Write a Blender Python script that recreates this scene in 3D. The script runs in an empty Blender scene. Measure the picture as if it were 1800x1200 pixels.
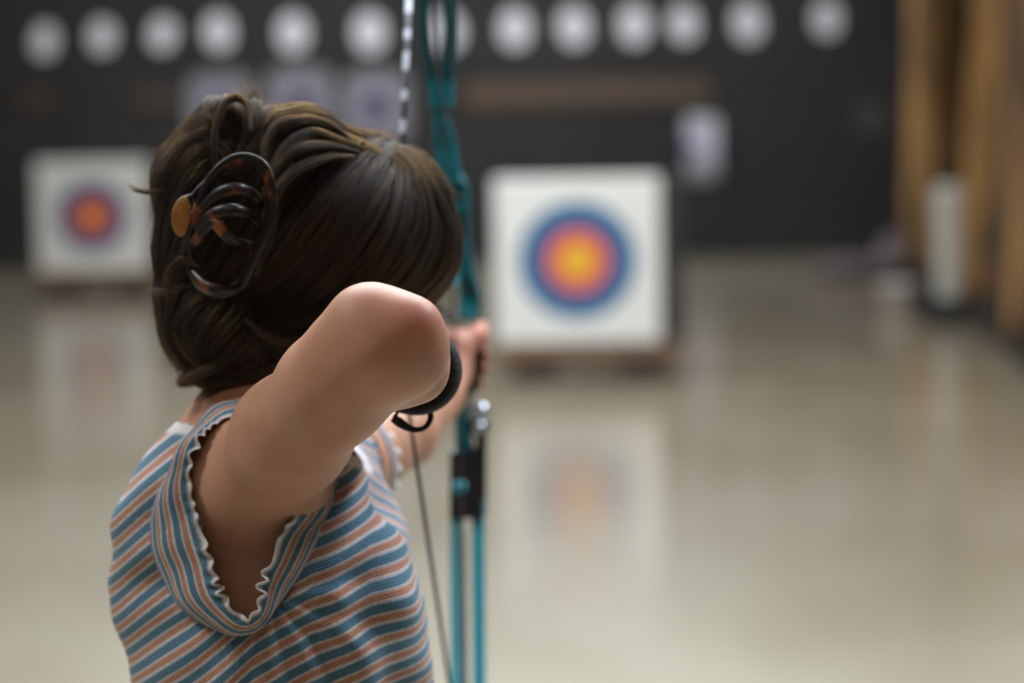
import bpy, bmesh, math, random
import numpy as np
from mathutils import Vector, Matrix, Euler

random.seed(7)
RNG = np.random.default_rng(11)
SC = bpy.context.scene
COL = SC.collection
PI = math.pi

# ------------------------------------------------------------------ camera
CAM_Z = 1.6
FPX = 85.0/36.0*1800.0
PITCH = math.atan(402.0/FPX)
ROLL = math.radians(1.0)
Fv = Vector((0, math.cos(PITCH), -math.sin(PITCH)))
R0 = Vector((1, 0, 0)); U0 = Vector((0, math.sin(PITCH), math.cos(PITCH)))
Rv = R0*math.cos(ROLL) - U0*math.sin(ROLL)
Uv = U0*math.cos(ROLL) + R0*math.sin(ROLL)
CAM = Vector((0, 0, CAM_Z))
cam_d = bpy.data.cameras.new('camera'); cam = bpy.data.objects.new('camera', cam_d); COL.objects.link(cam)
M = Matrix.Identity(4)
for i in range(3):
    M[i][0] = Rv[i]; M[i][1] = Uv[i]; M[i][2] = -Fv[i]; M[i][3] = CAM[i]
cam.matrix_world = M
cam_d.lens = 85; cam_d.sensor_width = 36
cam_d.clip_start = 0.05; cam_d.clip_end = 100
cam_d.dof.use_dof = True; cam_d.dof.focus_distance = 1.92; cam_d.dof.aperture_fstop = 2.9
SC.camera = cam

def P(px, py, d):
    """world point seen at a photo position at a given depth"""
    return CAM + Fv*d + Rv*((px-900)/FPX*d) + Uv*(-(py-600)/FPX*d)
def PF(px, py):
    """point on the floor"""
    r = Fv + Rv*((px-900)/FPX) + Uv*(-(py-600)/FPX)
    return CAM + r*(-CAM_Z/r.z)
def PY(px, py, y):
    """point on the plane Y = y"""
    r = Fv + Rv*((px-900)/FPX) + Uv*(-(py-600)/FPX)
    return CAM + r*(y/r.y)

# ------------------------------------------------------------------ materials
def mat(name):
    m = bpy.data.materials.new(name); m.use_nodes = True
    return m, m.node_tree.nodes, m.node_tree.links, m.node_tree.nodes['Principled BSDF']
def simple(name, c, rough=.5, metal=0., spec=.5, noise=None, nscale=20., bump=0., coat=0., sheen=0.):
    m, n, l, b = mat(name)
    b.inputs['Base Color'].default_value = (*c, 1)
    b.inputs['Roughness'].default_value = rough
    b.inputs['Metallic'].default_value = metal
    b.inputs['Specular IOR Level'].default_value = spec
    b.inputs['Coat Weight'].default_value = coat
    b.inputs['Sheen Weight'].default_value = sheen
    tc = n.new('ShaderNodeTexCoord')
    nz = n.new('ShaderNodeTexNoise'); nz.inputs['Scale'].default_value = nscale; nz.inputs['Detail'].default_value = 4
    l.new(tc.outputs['Object'], nz.inputs['Vector'])
    if noise:
        r = n.new('ShaderNodeValToRGB'); r.color_ramp.elements[0].position = .35; r.color_ramp.elements[1].position = .65
        r.color_ramp.elements[0].color = (*c, 1); r.color_ramp.elements[1].color = (*noise, 1)
        l.new(nz.outputs['Fac'], r.inputs['Fac']); l.new(r.outputs['Color'], b.inputs['Base Color'])
    if bump:
        bp = n.new('ShaderNodeBump'); bp.inputs['Strength'].default_value = bump; bp.inputs['Distance'].default_value = .002
        l.new(nz.outputs['Fac'], bp.inputs['Height']); l.new(bp.outputs['Normal'], b.inputs['Normal'])
    return m

MT = {}
MT['black_wall'] = simple('black_curtain_wall', (.022, .021, .022), .9, noise=(.030, .029, .029), nscale=.6)
MT['right_wall'] = simple('dark_brown_wall', (.035, .026, .02), .85, noise=(.05, .038, .028), nscale=.7)
MT['side_wall'] = simple('grey_wall', (.30, .29, .27), .85, noise=(.34, .33, .30), nscale=.8)
MT['side_wall2'] = simple('pale_upper_reflector', (.80, .80, .80), .85, noise=(.76, .76, .76), nscale=.8)  # unseen pale band above the black, added to brighten the floor reflection
MT['ceiling'] = simple('ceiling_white', (.78, .78, .77), .8, noise=(.74, .74, .73), nscale=.8)
MT['paper'] = simple('white_paper', (.78, .79, .85), .7, noise=(.71, .72, .77), nscale=4)
MT['foam'] = simple('white_foam', (.92, .94, .93), .75, noise=(.86, .88, .87), nscale=5, bump=.3)
MT['foam_black'] = simple('black_foam', (.03, .03, .032), .8, noise=(.04, .04, .045), nscale=9, bump=.4)
MT['wood'] = simple('brown_wood', (.20, .105, .055), .6, noise=(.15, .085, .05), nscale=3)
MT['wood_dark'] = simple('dark_wood', (.045, .035, .03), .7, noise=(.03, .024, .02), nscale=3)
MT['white_plastic'] = simple('white_plastic', (.62, .64, .62), .45, noise=(.55, .56, .54), nscale=6)
MT['black_plastic'] = simple('black_plastic', (.018, .018, .02), .5, noise=(.03, .03, .032), nscale=12)
MT['teal'] = simple('anodised_teal', (.0, .23, .30), .35, metal=.2, noise=(.0, .14, .19), nscale=30)
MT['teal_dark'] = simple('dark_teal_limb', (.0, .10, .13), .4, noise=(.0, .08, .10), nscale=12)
MT['teal_limb'] = simple('lit_teal', (.06, .43, .53), .4, noise=(.04, .36, .46), nscale=12)  # limb teal lightened: floor light on the lower limbs put into the colour
MT['black_metal'] = simple('black_metal', (.012, .012, .014), .45, metal=.3, noise=(.02, .02, .022), nscale=30)
MT['steel'] = simple('bright_steel', (.62, .68, .75), .3, metal=.9, noise=(.5, .56, .62), nscale=30)
MT['strap'] = simple('black_webbing', (.008, .008, .009), .8, noise=(.013, .013, .015), nscale=200, bump=.6, sheen=.0)
MT['cord'] = simple('black_cord', (.03, .03, .03), .7, noise=(.05, .05, .05), nscale=100)
MT['mauve'] = simple('mauve_cloth', (.12, .10, .125), .9, noise=(.17, .14, .15), nscale=6, bump=.6)
MT['denim'] = simple('blue_denim', (.05, .08, .15), .9, noise=(.07, .10, .18), nscale=60, bump=.5)
MT['rubber'] = simple('white_rubber', (.6, .6, .58), .6, noise=(.5, .5, .48), nscale=20)
MT['eye'] = simple('eye_white', (.7, .68, .66), .15, noise=(.65, .6, .58), nscale=20)
MT['lamp_housing'] = simple('lamp_housing', (.6, .6, .6), .5, noise=(.55, .55, .55), nscale=4)

def floor_mat():
    m, n, l, b = mat('glossy_sealed_floor')
    tc = n.new('ShaderNodeTexCoord')
    mp = n.new('ShaderNodeMapping'); mp.inputs['Scale'].default_value = (.9, .35, 1); l.new(tc.outputs['Object'], mp.inputs['Vector'])
    nz = n.new('ShaderNodeTexNoise'); nz.inputs['Scale'].default_value = 1.1; nz.inputs['Detail'].default_value = 4
    l.new(mp.outputs['Vector'], nz.inputs['Vector'])
    r = n.new('ShaderNodeValToRGB'); e = r.color_ramp.elements
    e[0].position = .36; e[0].color = (.285, .247, .178, 1); e[1].position = .62; e[1].color = (.350, .315, .240, 1)
    l.new(nz.outputs['Fac'], r.inputs['Fac']); l.new(r.outputs['Color'], b.inputs['Base Color'])
    b.inputs['Roughness'].default_value = .17
    b.inputs['IOR'].default_value = 1.45
    n2 = n.new('ShaderNodeTexNoise'); n2.inputs['Scale'].default_value = 1.6; n2.inputs['Detail'].default_value = 2
    l.new(tc.outputs['Object'], n2.inputs['Vector'])
    bp = n.new('ShaderNodeBump'); bp.inputs['Strength'].default_value = .12; bp.inputs['Distance'].default_value = .01
    l.new(n2.outputs['Fac'], bp.inputs['Height']); l.new(bp.outputs['Normal'], b.inputs['Normal'])
    return m
MT['floor'] = floor_mat()

def ring_mat(name, rings, base):
    """rings: (radius, colour) outermost first, object space, face in XZ"""
    m, n, l, b = mat(name)
    tc = n.new('ShaderNodeTexCoord'); sp = n.new('ShaderNodeSeparateXYZ'); l.new(tc.outputs['Object'], sp.inputs[0])
    cx = n.new('ShaderNodeCombineXYZ'); l.new(sp.outputs['X'], cx.inputs['X']); l.new(sp.outputs['Z'], cx.inputs['Z'])
    ln = n.new('ShaderNodeVectorMath'); ln.operation = 'LENGTH'; l.new(cx.outputs[0], ln.inputs[0])
    prev = None
    mixin = None
    for rad, c in rings:
        lt = n.new('ShaderNodeMath'); lt.operation = 'LESS_THAN'; l.new(ln.outputs['Value'], lt.inputs[0]); lt.inputs[1].default_value = rad
        mx = n.new('ShaderNodeMix'); mx.data_type = 'RGBA'; l.new(lt.outputs[0], mx.inputs['Factor'])
        if mixin is None: mx.inputs[6].default_value = (*base, 1)
        else: l.new(mixin, mx.inputs[6])
        mx.inputs[7].default_value = (*c, 1); mixin = mx.outputs[2]
    l.new(mixin, b.inputs['Base Color'])
    b.inputs['Roughness'].default_value = .65
    return m
GOLD = (.95, .55, .03); RED = (.85, .13, .10); BLUE = (.0, .12, .31)
MT['face'] = ring_mat('target_rings', [(.345, BLUE), (.300, (.0, .15, .38)), (.197, RED), (.105, GOLD)], (.91, .94, .95))
MT['face2'] = ring_mat('worn_target_rings', [(.318, BLUE), (.245, (.12, .07, .22)), (.207, (.55, .12, .16)), (.110, (.95, .30, .03))], (.86, .86, .86))
MT['wall_face'] = ring_mat('faded_wall_target', [(.30, (.22, .21, .27)), (.23, (.30, .28, .40)), (.150, (.02, .012, .04))], (.20, .20, .22))
MT['half_face'] = ring_mat('curled_wall_target', [(.30, (.48, .47, .58)), (.16, (.50, .46, .60)), (.07, (.06, .03, .12))], (.46, .48, .50))

def curtain_mat():
    m, n, l, b = mat('golden_brown_curtain')
    tc = n.new('ShaderNodeTexCoord')
    mp = n.new('ShaderNodeMapping'); mp.inputs['Scale'].default_value = (3, 3, .35); l.new(tc.outputs['Object'], mp.inputs['Vector'])
    nz = n.new('ShaderNodeTexNoise'); nz.inputs['Scale'].default_value = 1.2; nz.inputs['Detail'].default_value = 3; l.new(mp.outputs[0], nz.inputs['Vector'])
    r = n.new('ShaderNodeValToRGB'); e = r.color_ramp.elements
    e[0].position = .38; e[0].color = (.045, .026, .015, 1); e[1].position = .66; e[1].color = (.50, .27, .085, 1)  # dark streaks put shadows between the folds into the cloth colour
    l.new(nz.outputs['Fac'], r.inputs['Fac']); l.new(r.outputs['Color'], b.inputs['Base Color'])
    b.inputs['Roughness'].default_value = .85; b.inputs['Sheen Weight'].default_value = .1
    return m
MT['curtain'] = curtain_mat()

def skin_mat():
    m, n, l, b = mat('skin')
    at = n.new('ShaderNodeAttribute'); at.attribute_name = 'flush'
    tc = n.new('ShaderNodeTexCoord')
    nz = n.new('ShaderNodeTexNoise'); nz.inputs['Scale'].default_value = 22; nz.inputs['Detail'].default_value = 6
    l.new(tc.outputs['Object'], nz.inputs['Vector'])
    r = n.new('ShaderNodeValToRGB'); e = r.color_ramp.elements
    e[0].position = .3; e[0].color = (.49, .245, .155, 1); e[1].position = .7; e[1].color = (.57, .30, .20, 1)
    l.new(nz.outputs['Fac'], r.inputs['Fac'])
    mx = n.new('ShaderNodeMix'); mx.data_type = 'RGBA'
    l.new(at.outputs['Fac'], mx.inputs['Factor']); l.new(r.outputs['Color'], mx.inputs[6]); mx.inputs[7].default_value = (.62, .17, .13, 1)
    l.new(mx.outputs[2], b.inputs['Base Color'])
    b.inputs['Roughness'].default_value = .52; b.inputs['Specular IOR Level'].default_value = .36
    b.inputs['Subsurface Weight'].default_value = .2; b.inputs['Subsurface Radius'].default_value = (1, .35, .2); b.inputs['Subsurface Scale'].default_value = .008
    n2 = n.new('ShaderNodeTexNoise'); n2.inputs['Scale'].default_value = 700; n2.inputs['Detail'].default_value = 3
    l.new(tc.outputs['Object'], n2.inputs['Vector'])
    bp = n.new('ShaderNodeBump'); bp.inputs['Strength'].default_value = .25; bp.inputs['Distance'].default_value = .0006
    l.new(n2.outputs['Fac'], bp.inputs['Height']); l.new(bp.outputs['Normal'], b.inputs['Normal'])
    return m
MT['skin'] = skin_mat()

def stripe_mat():
    """knit stripes driven by the 'stripe' attribute (one unit = one repeat); 'edge' = white overlocked edge; 'seam' = blue seam"""
    m, n, l, b = mat('striped_knit')
    at = n.new('ShaderNodeAttribute'); at.attribute_name = 'stripe'
    fr = n.new('ShaderNodeMath'); fr.operation = 'FRACT'; l.new(at.outputs['Fac'], fr.inputs[0])
    r = n.new('ShaderNodeValToRGB'); cr = r.color_ramp
    BL = (.085, .175, .250, 1); BL2 = (.15, .26, .35, 1); WH = (.60, .565, .59, 1); RU = (.44, .215, .145, 1); PK = (.56, .40, .35, 1)
    stops = [(0., BL2), (.05, BL), (.38, BL), (.42, BL2), (.46, WH), (.52, PK), (.57, RU), (.80, RU), (.85, PK), (.90, WH), (.96, WH), (1., BL2)]
    cr.elements[0].position = stops[0][0]; cr.elements[0].color = stops[0][1]
    cr.elements[1].position = 1.; cr.elements[1].color = stops[-1][1]
    for p, c in stops[1:-1]:
        e = cr.elements.new(p); e.color = c
    l.new(fr.outputs[0], r.inputs['Fac'])
    ed = n.new('ShaderNodeAttribute'); ed.attribute_name = 'edge'
    mx = n.new('ShaderNodeMix'); mx.data_type = 'RGBA'; l.new(ed.outputs['Fac'], mx.inputs['Factor'])
    l.new(r.outputs['Color'], mx.inputs[6]); mx.inputs[7].default_value = (.74, .70, .70, 1)
    se = n.new('ShaderNodeAttribute'); se.attribute_name = 'seam'
    m2 = n.new('ShaderNodeMix'); m2.data_type = 'RGBA'; l.new(se.outputs['Fac'], m2.inputs['Factor'])
    l.new(mx.outputs[2], m2.inputs[6]); m2.inputs[7].default_value = (.07, .19, .34, 1)
    # heathered yarn
    tc = n.new('ShaderNodeTexCoord'); nz = n.new('ShaderNodeTexNoise'); nz.inputs['Scale'].default_value = 420; nz.inputs['Detail'].default_value = 2
    l.new(tc.outputs['Object'], nz.inputs['Vector'])
    mr = n.new('ShaderNodeMapRange'); mr.inputs['From Min'].default_value = .3; mr.inputs['From Max'].default_value = .7
    mr.inputs['To Min'].default_value = .82; mr.inputs['To Max'].default_value = 1.2; l.new(nz.outputs['Fac'], mr.inputs['Value'])
    vm = n.new('ShaderNodeVectorMath'); vm.operation = 'SCALE'; l.new(m2.outputs[2], vm.inputs[0]); l.new(mr.outputs[0], vm.inputs['Scale'])
    l.new(vm.outputs[0], b.inputs['Base Color'])
    b.inputs['Roughness'].default_value = .9; b.inputs['Sheen Weight'].default_value = .12; b.inputs['Specular IOR Level'].default_value = .2
    # rib knit
    rb = n.new('ShaderNodeMath'); rb.operation = 'MULTIPLY'; l.new(at.outputs['Fac'], rb.inputs[0]); rb.inputs[1].default_value = 2*PI*7
    sn = n.new('ShaderNodeMath'); sn.operation = 'SINE'; l.new(rb.outputs[0], sn.inputs[0])
    ad = n.new('ShaderNodeMath'); ad.operation = 'MULTIPLY_ADD'; l.new(nz.outputs['Fac'], ad.inputs[0]); ad.inputs[1].default_value = 2.5; l.new(sn.outputs[0], ad.inputs[2])
    bp = n.new('ShaderNodeBump'); bp.inputs['Strength'].default_value = .35; bp.inputs['Distance'].default_value = .0006
    l.new(ad.outputs[0], bp.inputs['Height']); l.new(bp.outputs['Normal'], b.inputs['Normal'])
    return m
MT['knit'] = stripe_mat()

def hair_mat():
    m = bpy.data.materials.new('brown_hair'); m.use_nodes = True
    n, l = m.node_tree.nodes, m.node_tree.links
    n.remove(n['Principled BSDF'])
    h = n.new('ShaderNodeBsdfHairPrincipled')
    h.parametrization = 'MELANIN'
    h.inputs['Melanin'].default_value = .80; h.inputs['Melanin Redness'].default_value = .22
    h.inputs['Roughness'].default_value = .42; h.inputs['Radial Roughness'].default_value = .6
    h.inputs['Random Color'].default_value = .55
    df = n.new('ShaderNodeBsdfDiffuse'); df.inputs['Color'].default_value = (.070, .060, .054, 1)
    ms = n.new('ShaderNodeMixShader'); ms.inputs[0].default_value = .45
    l.new(h.outputs[0], ms.inputs[1]); l.new(df.outputs[0], ms.inputs[2]); l.new(ms.outputs[0], n['Material Output'].inputs['Surface'])
    return m
MT['hair'] = hair_mat()
MT['hair_base'] = simple('brown_hair_mass', (.018, .015, .013), .6, spec=.3, noise=(.030, .023, .018), nscale=60)

def tort_mat(name, c0, c1, lo, hi, trans):
    m, n, l, b = mat(name)
    tc = n.new('ShaderNodeTexCoord'); nz = n.new('ShaderNodeTexNoise'); nz.inputs['Scale'].default_value = 55; nz.inputs['Detail'].default_value = 1.5
    l.new(tc.outputs['Object'], nz.inputs['Vector'])
    r = n.new('ShaderNodeValToRGB'); e = r.color_ramp.elements
    e[0].position = lo; e[0].color = c0; e[1].position = hi; e[1].color = c1
    l.new(nz.outputs['Fac'], r.inputs['Fac']); l.new(r.outputs['Color'], b.inputs['Base Color'])
    b.inputs['Roughness'].default_value = .42; b.inputs['Coat Weight'].default_value = .05; b.inputs['Specular IOR Level'].default_value = .4; b.inputs['Transmission Weight'].default_value = trans
    return m
MT['tortoise'] = tort_mat('tortoiseshell', (.010, .006, .005, 1), (.26, .075, .015, 1), .56, .70, .1)
MT['amber'] = tort_mat('amber_shell', (.30, .13, .03, 1), (.48, .22, .05, 1), .4, .6, .25)

def string_mat():
    m, n, l, b = mat('twisted_string')
    tc = n.new('ShaderNodeTexCoord'); sp = n.new('ShaderNodeSeparateXYZ'); l.new(tc.outputs['Object'], sp.inputs[0])
    w = n.new('ShaderNodeMath'); w.operation = 'MULTIPLY'; l.new(sp.outputs['Z'], w.inputs[0]); w.inputs[1].default_value = 2*PI/.031
    nz = n.new('ShaderNodeTexNoise'); nz.inputs['Scale'].default_value = 14; l.new(tc.outputs['Object'], nz.inputs['Vector'])
    ad = n.new('ShaderNodeMath'); ad.operation = 'MULTIPLY_ADD'; l.new(nz.outputs['Fac'], ad.inputs[0]); ad.inputs[1].default_value = 7; l.new(w.outputs[0], ad.inputs[2])
    s = n.new('ShaderNodeMath'); s.operation = 'SINE'; l.new(ad.outputs[0], s.inputs[0])
    r = n.new('ShaderNodeValToRGB'); e = r.color_ramp.elements
    e[0].position = .05; e[0].color = (.05, .05, .06, 1); e[1].position = .5; e[1].color = (.72, .75, .88, 1)
    l.new(s.outputs[0], r.inputs['Fac']); l.new(r.outputs['Color'], b.inputs['Base Color']); b.inputs['Roughness'].default_value = .5
    return m
MT['string'] = string_mat()

# ------------------------------------------------------------------ object helpers
def link(o, parent=None):
    COL.objects.link(o)
    if parent is not None: o.parent = parent
    return o
def tag(o, label=None, cat=None, group=None, kind=None):
    if label: o['label'] = label
    if cat: o['category'] = cat
    if group: o['group'] = group
    if kind: o['kind'] = kind
    return o
def thing(name, label, cat, loc=(0, 0, 0), rz=0, group=None):
    o = bpy.data.objects.new(name, None); o.empty_display_size = .05
    o.location = loc; o.rotation_euler = (0, 0, rz); link(o)
    return tag(o, label, cat, group)
def bmobj(name, bm, m, parent=None, smooth=False, origin=None):
    me = bpy.data.meshes.new(name)
    bmesh.ops.recalc_face_normals(bm, faces=bm.faces)
    if origin is not None:
        bmesh.ops.translate(bm, verts=bm.verts, vec=-Vector(origin))
    bm.to_mesh(me); bm.free()
    if smooth:
        for p in me.polygons: p.use_smooth = True
    me.materials.append(m)
    o = bpy.data.objects.new(name, me)
    if origin is not None: o.location = origin
    link(o, parent)
    return o
def box(bm, c, s, rot=None, bev=0.0, seg=2):
    r = bmesh.ops.create_cube(bm, size=1.0)
    vs = r['verts']
    bmesh.ops.scale(bm, vec=s, verts=vs)
    if bev:
        es = list({e for v in vs for e in v.link_edges})
        rr = bmesh.ops.bevel(bm, geom=es, offset=bev, segments=seg, profile=.7, affect='EDGES')
        vs = list({v for f in rr['faces'] for v in f.verts} | {v for v in vs if v.is_valid})
    if rot is not None: bmesh.ops.rotate(bm, verts=vs, cent=(0, 0, 0), matrix=rot)
    bmesh.ops.translate(bm, verts=vs, vec=c)
def boxo(name, c, s, m, parent=None, bev=0.0, rot=None):
    bm = bmesh.new(); box(bm, (0, 0, 0), s, rot, bev)
    o = bmobj(name, bm, m, parent); o.location = c; return o
def spline(pts, n, closed=False):
    """catmull-rom through numpy points (k,d)"""
    pts = np.asarray(pts, float); k = len(pts)
    if closed: idx = lambda i: pts[i % k]
    else:
        idx = lambda i: pts[min(max(i, 0), k-1)]
    segs = k if closed else k-1
    ts = np.arange(n)/n*segs if closed else np.linspace(0, segs, n)
    out = []
    for t in ts:
        i = min(int(t), segs-1); f = t-i
        a, b, c, d = idx(i-1), idx(i), idx(i+1), idx(i+2)
        out.append(.5*((2*b)+(-a+c)*f+(2*a-5*b+4*c-d)*f*f+(-a+3*b-3*c+d)*f**3))
    return np.array(out)
def sweep(bm, pts, radii, sides=12, closed=False, flat=None, up=None, cap=True):
    """tube along pts. flat=(a,b): elliptical section scale; radii per point"""
    pts = [Vector(p) for p in pts]; n = len(pts)
    if not hasattr(radii, '__len__'): radii = [radii]*n
    fa, fb = flat if flat else (1, 1)
    T = []
    for i in range(n):
        a = pts[(i-1) % n] if closed else pts[max(i-1, 0)]
        b = pts[(i+1) % n] if closed else pts[min(i+1, n-1)]
        T.append((b-a).normalized())
    ref = Vector(up) if up is not None else (Vector((0, 0, 1)) if abs(T[0].z) < .9 else Vector((1, 0, 0)))
    rings = []
    nrm = (ref - T[0]*ref.dot(T[0])).normalized()
    for i in range(n):
        if up is not None:
            nrm = (ref - T[i]*ref.dot(T[i])).normalized()
        else:
            nrm = (nrm - T[i]*nrm.dot(T[i])).normalized()
        bi = T[i].cross(nrm)
        rings.append([bm.verts.new(pts[i] + nrm*(math.cos(2*PI*j/sides)*radii[i]*fa) + bi*(math.sin(2*PI*j/sides)*radii[i]*fb)) for j in range(sides)])
    m = n if closed else n-1
    for i in range(m):
        A, B = rings[i], rings[(i+1) % n]
        for j in range(sides):
            bm.faces.new((A[j], A[(j+1) % sides], B[(j+1) % sides], B[j]))
    if not closed and cap:
        bm.faces.new(rings[0][::-1]); bm.faces.new(rings[-1])
def tube(name, pts, r, m, parent=None, sides=12, closed=False, flat=None, up=None, n=None):
    if n: pts = spline([tuple(p) for p in pts], n, closed)
    if n and hasattr(r, '__len__'): r = np.interp(np.linspace(0, 1, n), np.linspace(0, 1, len(r)), r)
    bm = bmesh.new(); sweep(bm, pts, r, sides, closed, flat, up)
    return bmobj(name, bm, m, parent, True)
def copy_thing(src):
    c = src.copy(); COL.objects.link(c)
    for ch in list(src.children):
        d = ch.copy(); COL.objects.link(d); d.parent = c
        for g in list(ch.children):
            e = g.copy(); COL.objects.link(e); e.parent = d
    return c

# ------------------------------------------------------------------ implicit surfaces
class Sdf:
    def __init__(s): s.pr = []
    def cone(s, a, ra, b, rb, k=.02):
        s.pr.append(('c', np.array(a, float), ra, np.array(b, float), rb, k)); return s
    def chain(s, pts, rs, k=.015):
        for i in range(len(pts)-1): s.cone(pts[i], rs[i], pts[i+1], rs[i+1], k)
        return s
    def ball(s, c, r, k=.02): return s.ell(c, (r, r, r), None, k)
    def ell(s, c, r, R=None, k=.02):
        """R: rows are the local axes in world space"""
        s.pr.append(('e', np.array(c, float), np.array(r, float), np.eye(3) if R is None else np.array(R, float), 0, k)); return s
    def one(s, p, q):
        if q[0] == 'c':
            a, ra, b, rb = q[1:5]
            ba = b-a; L2 = float(ba@ba)+1e-12
            t = np.clip(((p-a)@ba)/L2, 0, 1)
            d = np.linalg.norm(p-(a+t[:, None]*ba), axis=1)
            return d-(ra+(rb-ra)*t)
        c, r, R = q[1:4]
        v = (p-c)@R.T
        k0 = np.linalg.norm(v/r, axis=1); k1 = np.linalg.norm(v/(r*r), axis=1)+1e-9
        return np.where(k0 < .05, -r.min(), k0*(k0-1)/k1)
    def ev(s, p, prims=None):
        p = np.asarray(p, float)
        D = None
        for q in (prims if prims is not None else s.pr):
            d = s.one(p, q)
            if D is None: D = d; continue
            k = q[5]
            h = np.maximum(k-np.abs(D-d), 0)/k
            D = np.minimum(D, d)-h*h*k*.25
        return D
    def grad(s, p, e=.001):
        g = np.stack([s.ev(p+np.array(o)*e)-s.ev(p-np.array(o)*e) for o in ((1, 0, 0), (0, 1, 0), (0, 0, 1))], 1)
        return g/(np.linalg.norm(g, axis=1, keepdims=True)+1e-9)
    def project(s, p, off=0., it=6):
        p = np.array(p, float)
        for _ in range(it):
            d = s.ev(p)-off; p -= s.grad(p)*d[:, None]*.9
        return p
    def bounds(s, pad=.02):
        lo = np.full(3, 1e9); hi = -lo
        for q in s.pr:
            if q[0] == 'c':
                for c, r in ((q[1], q[2]), (q[3], q[4])): lo = np.minimum(lo, c-r); hi = np.maximum(hi, c+r)
            else: r = q[2].max(); lo = np.minimum(lo, q[1]-r); hi = np.maximum(hi, q[1]+r)
        return lo-pad, hi+pad
    def mesh(s, h=.004, B=14):
        lo, hi = s.bounds(); n = np.ceil((hi-lo)/h/B).astype(int)*B+1
        V = np.ones(n, np.float32)
        nb = (n-1)//B
        hd = B*h*math.sqrt(3)/2
        g = np.stack(np.meshgrid(*[np.arange(k) for k in nb], indexing='ij'), -1).reshape(-1, 3)
        cen = lo+(g+.5)*B*h
        per = np.stack([s.one(cen, q) for q in s.pr], 1)
        ks = np.array([q[5] for q in s.pr]); dm = per.min(1)
        kmax = ks.max()
        loc = np.stack(np.meshgrid(*[np.arange(B+1)]*3, indexing='ij'), -1).reshape(-1, 3)*h
        for i in range(len(g)):
            a = g[i]*B; sl = tuple(slice(a[j], a[j]+B+1) for j in range(3))
            if dm[i] > hd*1.3+kmax+.01:
                continue
            if dm[i] < -hd*1.6-.02:
                V[sl] = -1; continue
            use = [s.pr[j] for j in np.nonzero(per[i] < dm[i]+3.0*hd+ks*1.0+.01)[0]]
            V[sl] = s.ev(lo+a*h+loc, use).reshape((B+1,)*3)
        return nets(V, lo, h)
def nets(V, lo, h):
    ins = V < 0
    nx, ny, nz = V.shape
    cnt = np.zeros((nx-1, ny-1, nz-1), np.int32); acc = np.zeros((nx-1, ny-1, nz-1, 3), np.float32)
    quads = []
    edges = []
    for ax in range(3):
        sa = [slice(None)]*3; sb = [slice(None)]*3
        sa[ax] = slice(0, -1); sb[ax] = slice(1, None)
        A, Bv = V[tuple(sa)], V[tuple(sb)]
        cr = ins[tuple(sa)] != ins[tuple(sb)]
        ijk = np.argwhere(cr)
        a = A[cr]; b = Bv[cr]; t = a/(a-b)
        pos = ijk.astype(np.float32); pos[:, ax] += t
        o1, o2 = [(1, 2), (2, 0), (0, 1)][ax]
        for da in (0, 1):
            for db in (0, 1):
                c = ijk.copy(); c[:, o1] -= da; c[:, o2] -= db
                ok = (c >= 0).all(1) & (c < np.array([nx-1, ny-1, nz-1])).all(1)
                np.add.at(cnt, tuple(c[ok].T), 1); np.add.at(acc, tuple(c[ok].T), pos[ok])
        edges.append((ax, ijk, a < 0))
    act = cnt > 0
    idx = np.full(cnt.shape, -1, np.int64); idx[act] = np.arange(act.sum())
    verts = lo+h*(acc[act]/cnt[act][:, None])
    for ax, ijk, neg in edges:
        o1, o2 = [(1, 2), (2, 0), (0, 1)][ax]
        ok = (ijk[:, o1] > 0) & (ijk[:, o2] > 0) & (ijk[:, o1] < V.shape[o1]-1) & (ijk[:, o2] < V.shape[o2]-1)
        e = ijk[ok]; ng = neg[ok]
        q = []
        for da, db in ((1, 1), (0, 1), (0, 0), (1, 0)):
            c = e.copy(); c[:, o1] -= da; c[:, o2] -= db; q.append(idx[tuple(c.T)])
        q = np.stack(q, 1); q[~ng] = q[~ng][:, ::-1]
        quads.append(q)
    return verts, np.concatenate(quads)
def npmesh(name, v, f, m, parent=None, attrs=None, smooth=True):
    me = bpy.data.meshes.new(name)
    me.vertices.add(len(v)); me.vertices.foreach_set('co', np.asarray(v, np.float32).ravel())
    k = f.shape[1]
    me.loops.add(f.size); me.loops.foreach_set('vertex_index', f.astype(np.int32).ravel())
    me.polygons.add(len(f)); me.polygons.foreach_set('loop_start', np.arange(0, f.size, k, dtype=np.int32))
    me.polygons.foreach_set('use_smooth', np.full(len(f), smooth))
    me.update(calc_edges=True); me.validate()
    for a, d in (attrs or {}).items():
        at = me.attributes.new(a, 'FLOAT', 'POINT'); at.data.foreach_set('value', np.asarray(d, np.float32))
    me.materials.append(m)
    return link(bpy.data.objects.new(name, me), parent)
def relax(v, f, it=2, lam=.5):
    n = len(v)
    for _ in range(it):
        s = np.zeros((n, 3)); c = np.zeros(n)
        for j in range(f.shape[1]):
            a, b = f[:, j], f[:, (j+1) % f.shape[1]]
            np.add.at(s, a, v[b]); np.add.at(c, a, 1); np.add.at(s, b, v[a]); np.add.at(c, b, 1)
        v = v+lam*(s/np.maximum(c, 1)[:, None]-v)
    return v
def A(v): return np.array(v, float)
def smooth(e0, e1, x):
    t = np.clip((x-e0)/(e1-e0), 0, 1); return t*t*(3-2*t)
def pix(p):
    """camera picture coordinates of world points (n,3)"""
    q = p-A(CAM); d = q@A(Fv)
    return 900+(q@A(Rv))/d*FPX, 600-(q@A(Uv))/d*FPX, d
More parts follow.
